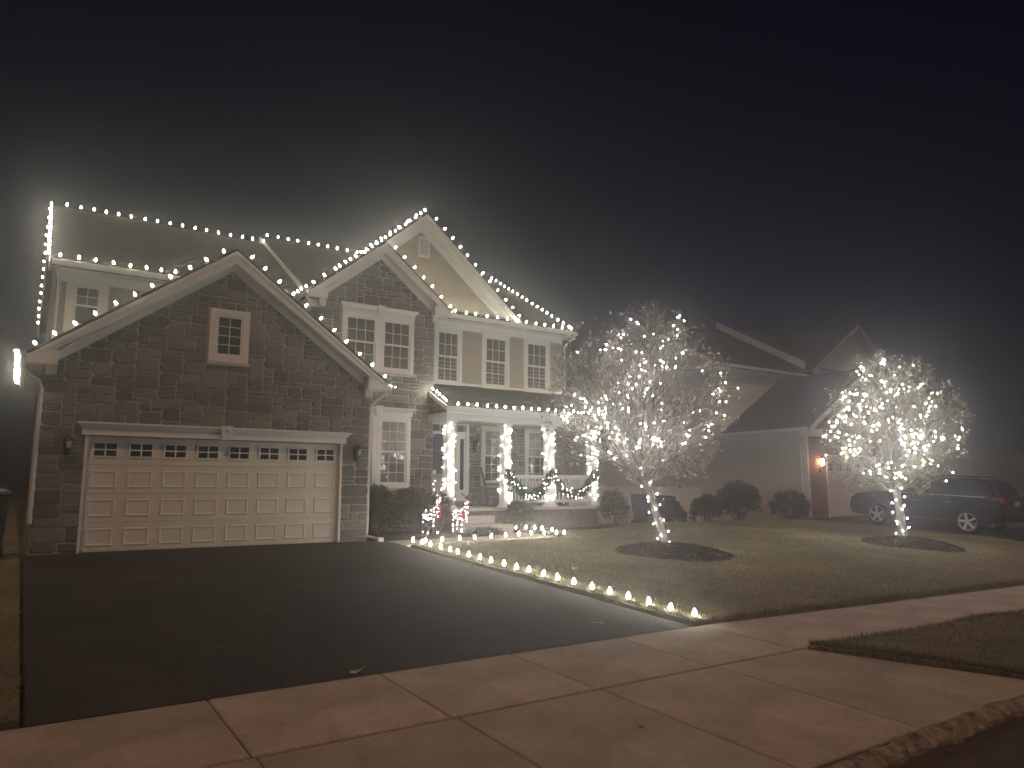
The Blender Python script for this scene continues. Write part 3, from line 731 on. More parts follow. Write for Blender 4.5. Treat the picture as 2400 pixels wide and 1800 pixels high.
# ------------------------------------------------------------------ front door
fr = MB(); y = 2.79
for (a, b, c, d) in ((8.50, 8.60, .83, 3.05), (9.72, 9.82, .83, 3.05), (8.60, 9.72, 2.97, 3.05), (8.60, 9.72, 2.70, 2.78), (9.385, 9.47, .83, 2.70)): fr.box(a, b, y - .07, y + .02, c, d)
fr.box(8.5, 9.82, 2.70, 2.85, .80, .83)
FR = fr.build('entry_frame', 'white_trim', H)
mb = MB(); mb.box(8.60, 9.385, y - .03, y + .0, .832, 2.698); ED = mb.build('front_door', 'door_navy', H)
for (a, b, c, d) in ((8.68, 8.95, 1.0, 1.45), (9.03, 9.30, 1.0, 1.45), (8.68, 8.95, 1.55, 2.2), (9.03, 9.30, 1.55, 2.2), (8.68, 8.95, 2.3, 2.6), (9.03, 9.30, 2.3, 2.6)):
    m2 = MB()
    R = lambda q, yy: [(a + q, yy, c + q), (b - q, yy, c + q), (b - q, yy, d - q), (a + q, yy, d - q)]
    m2.add(R(0, y - .0305) + R(.02, y - .044) + R(.05, y - .034), [(i + 4 * k, (i + 1) % 4 + 4 * k, (i + 1) % 4 + 4 + 4 * k, i + 4 + 4 * k) for k in range(2) for i in range(4)] + [(8, 9, 10, 11)])
    m2.build('door_panel', 'door_navy', ED)
mb = MB(); mb.lathe([(.0, 0), (.03, .0), (.032, .02), (.0, .03)], (9.33, y - .07, 1.83), 10); mb.box(9.318, 9.342, y - .055, y - .03, 1.70, 1.86); mb.build('door_handle', 'chrome', ED)
mb = MB()
for (a, b, c, d) in ((9.472, 9.53, .83, 2.698), (9.662, 9.718, .83, 2.698), (9.53, 9.662, 2.58, 2.698), (9.53, 9.662, .83, 1.12)): mb.box(a, b, y - .04, y, c, d)
SL = mb.build('sidelight', 'white_trim', H)
mb = MB(); mb.box(9.53, 9.662, y - .02, y - .012, 1.12, 2.58); mb.build('pane', 'glass', SL)
mb = MB(); mb.box(8.602, 9.718, y - .03, y - .02, 2.782, 2.968); TR = mb.build('transom_pane', 'glass_upper', H)
mb = MB(); [mb.box(x - .01, x + .01, y - .045, y - .031, 2.782, 2.968) for x in (8.87, 9.14, 9.42, 9.66)]; mb.build('transom_muntin', 'white_trim', H)
mb = MB(); mb.box(8.62, 9.4, 1.95, 2.45, .642, .655); o = mb.build('door_mat', 'rubber_mat'); tag(o, 'dark doormat lying on the porch floor before the front door', 'doormat')

# ------------------------------------------------------------------ columns and rails
COLX = [8.42, 10.20, 11.73, 13.33]
for cx in COLX:
    mb = MB(); mb.box(cx - .12, cx + .12, 1.28, 1.52, .70, 2.92); CO = mb.build('porch_column', 'white_trim', H, bevel=.006)
    mb = MB(); mb.box(cx - .17, cx + .17, 1.23, 1.57, .642, .68); mb.box(cx - .145, cx + .145, 1.255, 1.545, .68, .72); mb.build('column_base', 'white_trim', CO)
    mb = MB(); mb.box(cx - .16, cx + .16, 1.24, 1.56, 2.90, 2.965); mb.build('column_capital', 'white_trim', CO)
def rail(p0, p1, ztop=1.54, zbot=.80):
    p0, p1 = V(p0), V(p1); d = (p1 - p0); L_ = d.length; u = d / L_; nn = V((-u.y, u.x, 0))
    t = MB(); t.obox(((p0 + p1) / 2) + V((0, 0, ztop - .02)), d / 2, nn * .045, (0, 0, .022)); t.obox(((p0 + p1) / 2) + V((0, 0, ztop - .07)), d / 2, nn * .02, (0, 0, .03)); t.build('rail_cap', 'white_trim', H)
    t = MB(); t.obox(((p0 + p1) / 2) + V((0, 0, zbot)), d / 2, nn * .022, (0, 0, .04)); 
    for k in (.5,): t.obox(p0.lerp(p1, k) + V((0, 0, .70)), u * .02, nn * .02, (0, 0, .058))
    t.build('bottom_rail', 'white_trim', H)
    n = int(L_ / .115); 
    for i in range(1, n):
        c = p0.lerp(p1, i / n); t = MB(); t.obox((c.x, c.y, (ztop - .10 + zbot + .04) / 2), u * .018, nn * .018, (0, 0, (ztop - .10 - zbot - .04) / 2)); t.build('baluster', 'white_trim', H)
rail((10.33, 1.42, 0), (11.60, 1.42, 0)); rail((11.86, 1.42, 0), (13.20, 1.42, 0))
rail((13.38, 1.55, 0), (13.38, 2.74, 0)); rail((8.36, 1.53, 0), (8.36, 2.14, 0))
mb = MB(); mb.box(8.31, 8.41, 2.10, 2.19, .64, 1.66); mb.build('newel_post', 'white_trim', H)

# ------------------------------------------------------------------ downspouts
def downspout(pts, r=.038, par=H):
    mb = MB(); mb.tube(pts, r, 4); return mb.build('downspout', 'white_trim', par)
downspout([(-1.11, -.25, 3.44), (-1.11, -.22, 3.30), (-1.0, -.12, 3.17), (-.84, -.06, 3.08), (-.80, -.05, 2.95), (-.80, -.05, .55)])
downspout([(5.90, -.2, 3.44), (5.88, -.15, 3.33), (5.72, -.03, 3.18), (5.62, .06, 3.06), (5.60, .08, .25), (5.60, .05, .1), (5.72, -.25, .05)])
mb = MB(); mb.box(5.66, 5.80, -.42, -.22, -.005, .09); mb.build('downspout_elbow', 'white_trim', H, bevel=.015)
downspout([(-.66, 2.72, 6.02), (-.66, 2.75, 5.92), (-.60, 3.05, 5.80), (-.60, 3.06, 3.95)])
downspout([(13.50, 2.40, 6.03), (13.50, 2.44, 5.93), (13.40, 2.66, 5.78), (13.36, 2.72, 5.68), (13.36, 2.72, 4.12)])
downspout([(13.60, 1.10, 3.19), (13.60, 1.10, 2.78), (13.42, 1.15, 2.60), (13.2, 1.18, 2.50)], .034)

# ------------------------------------------------------------------ wall lanterns, door bell
def lantern(x, y, z, label, s=1.0):
    t = empty('wall_lantern', (x, y, z), label, 'wall lantern', 'unlit wall lanterns')
    mb = MB(); mb.lathe([(.0, -.12 * s), (.028 * s, -.1 * s), (.06 * s, -.02 * s), (.085 * s, .10 * s), (.085 * s, .11 * s), (.09 * s, .115 * s), (.05 * s, .17 * s), (.02 * s, .20 * s), (0, .24 * s)], (x, y - .14, z), 6); mb.build('lamp_cage', 'dark_metal', t)
    mb = MB(); mb.lathe([(.0, -.05 * s), (.035 * s, -.03 * s), (.05 * s, .08 * s), (0, .09 * s)], (x + .02, y - .18, z), 8); mb.build('lamp_glass', 'frosted', t)
    mb = MB(); mb.box(x - .05, x + .05, y - .04, y - .02, z - .16, z + .14); mb.tube([(x, y - .03, z - .1), (x, y - .09, z - .2), (x, y - .14, z - .12)], .012, 5); mb.build('back_plate', 'dark_metal', t)
lantern(-.33, -.01, 1.93, 'dark lantern on the stone wall left of the garage door'); lantern(5.23, -.01, 1.93, 'black lantern on the stone pier right of the garage door')
lantern(10.02, 2.77, 2.42, 'small dark lantern on the porch stone between door and window', .8)
mb = MB(); mb.box(9.84, 9.885, 2.74, 2.768, 1.75, 1.90); o = mb.build('doorbell', 'frosted'); tag(o, 'small white doorbell on the stone beside the front door casing', 'doorbell')

# ------------------------------------------------------------------ bulbs and strings
def bulb_mesh(r, l, m, n=6):
    mb = MB(); mb.lathe([(r * .45, 0), (r * .9, l * .22), (r, l * .42), (r * .62, l * .78), (r * .12, l)], (0, 0, 0), n); return mesh_of(mb, m, True)
BM = bulb_mesh(.025, .078, 'c9_glow')
PMs = bulb_mesh(.029, .098, 'path_glow')
def octa(r, m):
    mb = MB(); mb.add([(r, 0, 0), (0, r, 0), (-r, 0, 0), (0, -r, 0), (0, 0, r), (0, 0, -r)], [(0, 1, 4), (1, 2, 4), (2, 3, 4), (3, 0, 4), (1, 0, 5), (2, 1, 5), (3, 2, 5), (0, 3, 5)]); return mesh_of(mb, m, True)
MM = octa(.022, 'mini_glow'); TM = octa(.0165, 'tree_glow'); DM = octa(.015, 'deer_glow')
def string(pts, direction, label, step=.36, start=.12, name='string_light', jit=.008):
    """roof string: cable along the edge, bulbs clipped upright to it"""
    pts = [V(p) for p in pts]; t = empty(name, pts[0], label, 'string lights', 'white bulb strings on the roof edges')
    d = V(direction).normalized(); q0 = d.to_track_quat('Z', 'Y')
    cab = MB(); cpts = []; total = sum((b - a).length for a, b in zip(pts, pts[1:]))
    s_ = start; bl = []
    def at(s_):
        for a, b in zip(pts, pts[1:]):
            L_ = (b - a).length
            if s_ <= L_ + 1e-6: return a.lerp(b, min(1, s_ / L_))
            s_ -= L_
        return pts[-1].copy()
    while s_ < total + .01: bl.append(at(s_)); s_ += step * random.uniform(.92, 1.08)
    k = 0
    for i, p in enumerate(bl):
        p2 = p + V((random.uniform(-jit, jit), random.uniform(-jit, jit), random.uniform(-jit, jit)))
        q = q0 @ V((random.uniform(-.28, .28), random.uniform(-.28, .28), 1)).to_track_quat('Z', 'Y')
        o = inst('bulb', BM, p2 + d * .03, t, q.to_euler())
        cab.tube([p2 - d * .005, p2 + d * .035], .014, 5)
        cpts.append(p2)
        if i + 1 < len(bl): m_ = (p + bl[i + 1]) / 2; cpts.append(m_ - V((0, 0, .012)))
    if len(cpts) > 1: cab.tube(cpts, .005, 4)
    cab.build('cable', 'cable', t)
    return t
N1 = V((-sg, 0, 1)).normalized(); N2 = V((sg, 0, 1)).normalized()
string([(-1.02, -.26, 3.62), (2.395, -.26, 6.12)], (-.6, -.15, .8), 'bulb string up the left slope of the garage gable', .385)
string([(2.44, -.26, 6.12), (5.80, -.26, 3.63)], (.6, -.15, .8), 'bulb string down the right slope of the garage gable', .385, .28)
string([(-1.15, -.3, 3.57), (-1.15, 4.5, 3.57)], (-1, 0, .25), 'crowded bulb string on the gutter at the far left, seen end on', .34)
string([(-.76, 2.62, 6.15), (1.75, 2.62, 6.15)], (0, -.3, 1), 'short bulb string on the upper left gutter above the small window', .335)
string([(-.82, 2.8, 6.18), (-.82, 7.15, 8.86)], (-.3, -.2, 1), 'dense vertical bulb string up the far left roof end', .33)
string([(-.84, 7.3, 8.78), (-.84, 11.5, 6.20)], (-.4, .1, 1), 'bulb string hanging down behind the far left roof end', .34)
string([(-.6, 7.15, 8.84), (4.85, 7.15, 8.84)], (0, 0, 1), 'bulb string along the left roof ridge', .335)
string([(4.95, 7.6, 9.20), (13.5, 7.6, 9.20)], (0, 0, 1), 'bulb string along the main ridge behind the gables', .335)
string([(4.64, 1.95, 6.15), (4.64, 3.6, 6.15)], (-.3, 0, 1), 'short bulb string on the gutter left of the stone bay gable', .33)
string([(4.72, 1.93, 6.18), (6.685, 1.93, 7.76)], (-.62, -.1, .78), 'bulb string up the left slope of the upper stone gable', .36)
string([(6.72, 1.93, 7.76), (8.66, 1.93, 6.18)], (.62, -.1, .78), 'bulb string down the right slope of the upper stone gable', .36, .3)
string([(5.6, 2.46, 6.9), (8.18, 2.46, 9.07)], (-.62, -.1, .78), 'bulb string up the left slope of the tall tan gable', .36, .1)
string([(8.22, 2.46, 9.06), (11.58, 2.46, 6.2)], (.62, -.1, .78), 'bulb string down the right slope of the tall tan gable', .36, .3)
string([(8.18, 2.7, 9.07), (8.18, 7.2, 9.07)], (0, 0, 1), 'bulb string running back along the ridge of the tall tan gable', .36)
string([(8.62, 2.36, 6.17), (13.56, 2.36, 6.17)], (0, -.3, 1), 'bulb string along the upper right gutter', .355)
string([(13.55, 2.6, 6.27), (13.55, 7.5, 9.14)], (.2, 0, 1), 'bulb string up the far right roof slope', .35)
string([(8.35, 1.04, 3.32), (13.6, 1.04, 3.32)], (0, -.3, 1), 'bulb string along the porch gutter', .30)
string([(8.24, 1.2, 3.40), (8.24, 2.15, 3.87)], (-.1, 0, 1), 'short bulb string up the left edge of the porch roof', .21, .05)
string([(13.6, 1.25, 3.42), (13.6, 2.75, 4.17)], (.1, 0, 1), 'short bulb string up the right edge of the porch roof beside the tree', .33)
# stray end of a string on the stone bay
t = empty('string_end', (6.95, 2.1, 3.8), 'loose string end with two bulbs against the stone bay wall', 'string lights')
for p in ((7.05, 2.12, 3.86), (7.16, 2.12, 3.84)): inst('bulb', MM, p, t)
mb = MB(); mb.tube([(5.9, -.15, 3.6), (6.4, .9, 3.72), (7.05, 2.12, 3.86), (7.16, 2.12, 3.84), (7.16, 2.14, 3.3)], .004, 4); mb.build('cable', 'cable', t)

# path stakes
def stake(x, y, z, label, group):
    t = empty('path_light', (x, y, g(x, y)), label, 'path light', group)
    inst('bulb', PMs, (x, y, z - .045), t, (random.uniform(-.12, .12), random.uniform(-.12, .12), 0))
    mb = MB(); mb.tube([(x, y, g(x, y) - .02), (x, y, z - .07)], .006, 5); mb.lathe([(.016, -.035), (.018, 0)], (x, y, z - .04), 7); mb.build('stake', 'cable', t)
DRY = [-1.44, -1.82, -2.18, -2.61, -3.0, -3.34, -3.73, -4.11, -4.49, -4.89, -5.3, -5.63, -6.03, -6.4, -6.81, -7.23, -7.62, -8.01, -8.4, -8.8, -9.18]
n = len(DRY)
for i, y in enumerate(reversed(DRY)):
    lab = 'glowing bulb stake on the driveway edge, nearest the sidewalk' if i == 0 else f'{ordn(i)} glowing bulb stake from the sidewalk on the driveway edge'
    stake(6.02 + random.uniform(-.02, .02), y, g(6.02, y) + .125, lab, 'bulb stakes along the driveway edge')
WFp = [(6.22, -1.60), (6.62, -1.58), (7.09, -1.53), (7.5, -1.47), (8.0, -1.37), (8.44, -1.30), (8.86, -1.22), (9.3, -1.12), (9.62, -1.2), (9.95, -1.25), (10.15, -1.3)]
for i, (x, y) in enumerate(WFp): stake(x, y, g(x, y) + .13, f'{ordn(i)} bulb stake from the driveway on the front edge of the garden path', 'bulb stakes along the garden path')
for i, (x, y) in enumerate([(10.24, .92), (10.43, .72), (10.5, .42), (10.5, .08), (10.3, -.62)]): stake(x, y, g(x, y) + .13, f'{ordn(i)} bulb stake from the porch steps on the far side of the path', 'bulb stakes behind the path end')
# cord along driveway stakes
mb = MB(); mb.tube([(6.05 + random.uniform(-.04, .05), y - .1 * k, g(6, y) + .05 + random.uniform(0, .03)) for y in DRY for k in (0, 2)], .005, 4)
o = mb.build('light_cord', 'cable'); tag(o, 'thin cord linking the bulb stakes in the grass by the driveway', 'cord')

# column wraps
def wrap(cx, label, n=50, z0=.8, z1=2.9):
    t = empty('column_lights', (cx, 1.4, .7), label, 'string lights', 'white light strings wound round the porch columns')
    turns = 11; pts = []
    for i in range(turns * 4 + 1):
        k = i % 4; z = z0 + (z1 - z0) * i / (turns * 4) + random.uniform(-.02, .02)
        pts.append((cx + (-.135, .135, .135, -.135)[k], 1.4 + (-.135, -.135, .135, .135)[k], z))
    mb = MB(); mb.tube(pts, .005, 4); mb.build('cable', 'white_vinyl', t)
    for i in range(n):
        side = random.choice([0, 0, 0, 1, 1, 2])
        z = z0 + (z1 - z0) * (i + random.random()) / n
        if side == 0: p = (cx + random.uniform(-.13, .13), 1.4 - .165, z)
        elif side == 1: p = (cx - .165, 1.4 + random.uniform(-.13, .13), z)
        else: p = (cx + .145, 1.4 + random.uniform(-.13, .13), z)
        inst('bulb', MM, p, t, (random.random(), random.random(), 0), (1.3,) * 3)
wrap(COLX[0], 'lights wound round the porch column beside the front door'); wrap(COLX[1], 'lights wound round the porch column beside the rocking chair')
wrap(COLX[2], 'lights wound round the porch column between the two garland swags'); wrap(COLX[3], 'lights wound round the corner porch column behind the tree')

# garland
def leafclump(mb, c, n, r, size, rd=random, squash=(1, 1, 1)):
    for _ in range(n):
        d = V((rd.gauss(0, 1), rd.gauss(0, 1), rd.gauss(0, 1))); d.normalize(); p = V(c) + V((d.x * r * squash[0], d.y * r * squash[1], d.z * r * squash[2])) * rd.random() ** .5
        a = V((rd.uniform(-1, 1), rd.uniform(-1, 1), rd.uniform(-1, 1))).normalized(); b = a.cross(V((rd.uniform(-1, 1), rd.uniform(-1, 1), rd.uniform(-1, 1)))).normalized()
        s_ = size * rd.uniform(.6, 1.3)
        mb.add([p - a * s_, p + b * s_ * .45, p + a * s_, p - b * s_ * .45], [(0, 1, 2, 3)])
GT = empty('garland', (11.75, 1.25, 1.5), 'dark evergreen garland swagged in two loops along the porch railing, lit with small bulbs', 'garland')
gpts = []
for (xa, xb, sag) in ((10.22, 11.70, .62), (11.70, 13.30, .60)):
    for i in range(40):
        t_ = i / 39; gpts.append(V((xa + (xb - xa) * t_, 1.23, 1.58 - sag * 4 * t_ * (1 - t_))))
gm = MB()
for p in gpts: leafclump(gm, p, 34, .15, .05, squash=(1, .7, 1))
for cx in (10.22, 11.7, 13.3): leafclump(gm, (cx, 1.2, 1.55), 120, .17, .05)
leafclump(gm, (10.2, 1.2, 1.3), 60, .12, .045); leafclump(gm, (10.2, 1.2, 1.1), 30, .1, .04)
gm.build('greenery', 'garland_leaf', GT, kind='stuff')
for i in range(70):
    p = random.choice(gpts); inst('bulb', MM, p + V((random.uniform(-.1, .1), random.uniform(-.14, -.06), random.uniform(-.14, .12))), GT, None, (.8,) * 3)

# ------------------------------------------------------------------ rocking chairs
def rocker(x, y, z, rz, label):
    t = empty('rocking_chair', (x, y, z), label, 'rocking chair', 'rocking chairs on the porch')
    M_ = Matrix.Rotation(rz, 4, 'Z')
    def T(p): q = M_ @ V(p); return (q.x + x, q.y + y, q.z + z)
    def part(name, segs, r=.02):
        mb = MB()
        for (a, b) in segs: mb.tube([T(a), T(b)], r, 6)
        return mb.build(name, 'wood_dark', t)
    for s_ in (-.27, .27):
        mb = MB(); mb.tube([T((s_, -.45 + .1 * i, .02 + .012 * (i - 4.5) ** 2 * .35)) for i in range(10)], .02, 6); mb.build('rocker_runner', 'wood_dark', t)
        part('leg', [((s_, -.22, .05), (s_, -.24, .62))]); part('leg', [((s_, .22, .04), (s_, .24, .45)), ((s_, .24, .45), (s_, .42, 1.12))])
        part('armrest', [((s_, -.3, .63), (s_, .3, .64))], .03)
    mb = MB()
    for i in range(6): a = T((0, -.24 + i * .085, .42 - i * .008)); mb.obox(a, M_ @ V((.26, 0, 0)), M_ @ V((0, .035, 0)), (0, 0, .01))
    mb.build('seat', 'wood_dark', t)
    for i in range(7):
        xx = -.21 + i * .07; part('back_slat', [((xx, .25, .45), (xx, .41, 1.08))], .018)
    part('back_rail', [((-.28, .42, 1.1), (.28, .42, 1.1)), ((-.27, .26, .5), (.27, .26, .5))], .026)
rocker(10.38, 2.2, .64, math.radians(62), 'dark slatted rocking chair on the porch before the first window')
rocker(12.5, 2.15, .64, math.radians(-20), 'dark slatted rocking chair behind the porch railing at the second window')

# ------------------------------------------------------------------ shrubs
def shrub(x, y, z, rx, ry, h, n, m, label, size=.04, stems=12, group=None, top_sprigs=0, dens=1.0, name='shrub'):
    t = empty(name, (x, y, z), label, 'shrub', group)
    rd = random.Random(int(x * 100 + y * 10)); mb = MB(); st = MB()
    tips = []
    for i in range(stems * 4):
        a = rd.uniform(0, 2 * PI); rr = rd.random() ** .5; zz = h * (.35 + .62 * math.sqrt(max(0, 1 - rr * rr)) * rd.uniform(.6, 1.06))
        tip = V((x + rx * rr * math.cos(a), y + ry * rr * math.sin(a), z + zz)); tips.append(tip)
        if i < stems * 2:
            b0 = V((x + rx * .15 * math.cos(a), y + ry * .15 * math.sin(a), z)); mid = b0.lerp(tip, .55) + V((rd.uniform(-.05, .05), rd.uniform(-.05, .05), 0))
            st.tube([b0, mid, tip], [.010, .007, .003], 4)
    for tip in tips:
        leafclump(mb, tip, int(n / len(tips)), .17 * dens * max(rx, .4) / .6, size, rd, (1, 1, .8))
        leafclump(mb, tip - V((0, 0, h * .25)), int(n / len(tips) * .5), .16, size, rd)
    mb.build('foliage', m, t, kind='stuff'); st.build('stem', 'twig', t)
    return t
shrub(6.35, 1.35, .03, .62, .60, 1.15, 5200, 'shrub_leaf', 'leafy dark shrub against the stone corner beside the garage', stems=16)
shrub(7.45, 1.45, .03, .72, .55, 1.12, 5200, 'shrub_leaf', 'leafy dark shrub under the lower bay window behind the lit deer', stems=16)
shrub(8.05, 1.15, .03, .34, .4, .95, 1800, 'shrub_leaf', 'upright shrub between lit deer and left porch rail', stems=10)
shrub(8.75, .12, .0, .50, .18, .12, 2200, 'shrub_leaf', 'low clipped groundcover shrub in front of the porch steps', .028, stems=12)
shrub(10.36, .88, .04, .46, .30, .74, 3200, 'shrub_leaf', 'round shrub at the right of the steps below the rocking chair', stems=12)
shrub(13.75, .95, .03, .42, .42, 1.10, 1900, 'shrub_leaf', 'loose upright shrub at the right porch corner', .045, stems=12)

# ------------------------------------------------------------------ lit wire deer
def deer(x, y, z, face, sc, label, scarf, bow=False, up=True):
    t = empty('lit_deer', (x, y, z), label, 'deer decoration', 'lit wire deer beside the steps')
    ca, sa = math.cos(face), math.sin(face)
    def T(p): return V((x + (p[0] * ca - p[1] * sa) * sc, y + (p[0] * sa + p[1] * ca) * sc, z + p[2] * sc))
    fr = MB(); surf = []
    # body rings along the x axis of the deer
    secs_ = [(-.42, .60, .05, .07), (-.34, .62, .11, .14), (-.18, .61, .125, .15), (0, .60, .125, .15), (.18, .62, .13, .17), (.32, .68, .11, .16), (.40, .78, .08, .11), (.46, .92, .06, .08), (.50, 1.04, .05, .06)]
    rings = []
    for (px, pz, ry, rz_) in secs_:
        ring = [T((px, ry * math.cos(k * PI / 4), pz + rz_ * math.sin(k * PI / 4))) for k in range(8)]; rings.append(ring); surf += ring
        fr.tube(ring + [ring[0]], .006 * sc, 4)
    for k in range(8): fr.tube([r_[k] for r_ in rings], .006 * sc, 4)
    fr.build('wire_body', 'tinsel', t)
    hd = MB(); hp = [T((.46, 0, 1.10)), T((.54, 0, 1.16)), T((.66, 0, 1.10)), T((.76, 0, 1.04))]
    hd.tube(hp, [.06 * sc, .075 * sc, .05 * sc, .03 * sc], 8)
    for s_ in (-1, 1): hd.tube([T((.48, s_ * .05, 1.2)), T((.42, s_ * .12, 1.28)), T((.40, s_ * .15, 1.33))], [.02 * sc, .03 * sc, .006 * sc], 6)
    hd.build('head', 'tinsel', t)
    surf += [T((.5, .05, 1.2)), T((.6, .04, 1.15)), T((.72, 0, 1.08)), T((.5, -.06, 1.12))]
    if up:
        for s_ in (-1, 1):
            an = MB(); an.tube([T((.48, s_ * .03, 1.22)), T((.42, s_ * .13, 1.38)), T((.44, s_ * .17, 1.55)), T((.50, s_ * .14, 1.66))], .010 * sc, 5)
            an.tube([T((.42, s_ * .13, 1.38)), T((.54, s_ * .14, 1.46))], .008 * sc, 5); an.tube([T((.43, s_ * .16, 1.5)), T((.34, s_ * .20, 1.58))], .008 * sc, 5)
            an.build('antler', 'tinsel', t); surf += [T((.42, s_ * .13, 1.38)), T((.44, s_ * .17, 1.55)), T((.50, s_ * .14, 1.66)), T((.54, s_ * .14, 1.46))]
    for (lx, ly, kx) in ((.30, .08, .02), (.30, -.08, -.03), (-.34, .08, -.07), (-.34, -.08, -.05)):
        lg = MB(); lp = [T((lx, ly, .56)), T((lx + kx, ly, .30)), T((lx + kx * .3, ly, .02))]
        for dx in (-.02, .02): lg.tube([q + V((dx * sc, 0, 0)) for q in lp], .008 * sc, 5)
        lg.build('leg', 'tinsel', t)
        for j in range(4): surf.append(lp[0].lerp(lp[1], random.random())); surf.append(lp[1].lerp(lp[2], random.random()))
    mb = MB(); mb.tube([T((-.42, 0, .68)), T((-.5, 0, .66)), T((-.52, 0, .58))], [.03 * sc, .025 * sc, .008 * sc], 6); mb.build('tail', 'tinsel', t)
    sf = MB(); ring = [T((.42 + .03 * math.cos(k * PI / 6), .10 * math.cos(k * PI / 6), .85 + .06 * math.sin(k * PI / 6))) for k in range(13)]
    sf.tube([T((.41 + .09 * math.cos(k * PI / 6), .09 * math.sin(k * PI / 6), .84 - .03 * math.cos(k * PI / 6))) for k in range(13)], .032 * sc, 6)
    sf.tube([T((.46, -.08, .82)), T((.47, -.11, .66)), T((.45, -.10, .52))], [.02 * sc, .035 * sc, .045 * sc], 6)
    if bow: sf.tube([T((.50, 0, .84)), T((.54, .12, .9)), T((.54, .14, .78)), T((.50, 0, .84)), T((.54, -.12, .9)), T((.54, -.14, .78)), T((.50, 0, .84))], .025 * sc, 5)
    sf.build('scarf', 'red_fabric', t)
    for p in surf:
        if random.random() < .5: inst('bulb', DM, p + V((0, -.02, 0)), t, None, (random.uniform(.8, 1.3),) * 3)
deer(7.55, .72, .03, math.radians(35), .80, 'tall lit wire deer with antlers and a pink red bow among the shrubs', True, bow=True)
deer(8.28, .55, .03, math.radians(-95), .78, 'lit wire deer with a red scarf standing by the first porch column', True, up=False)

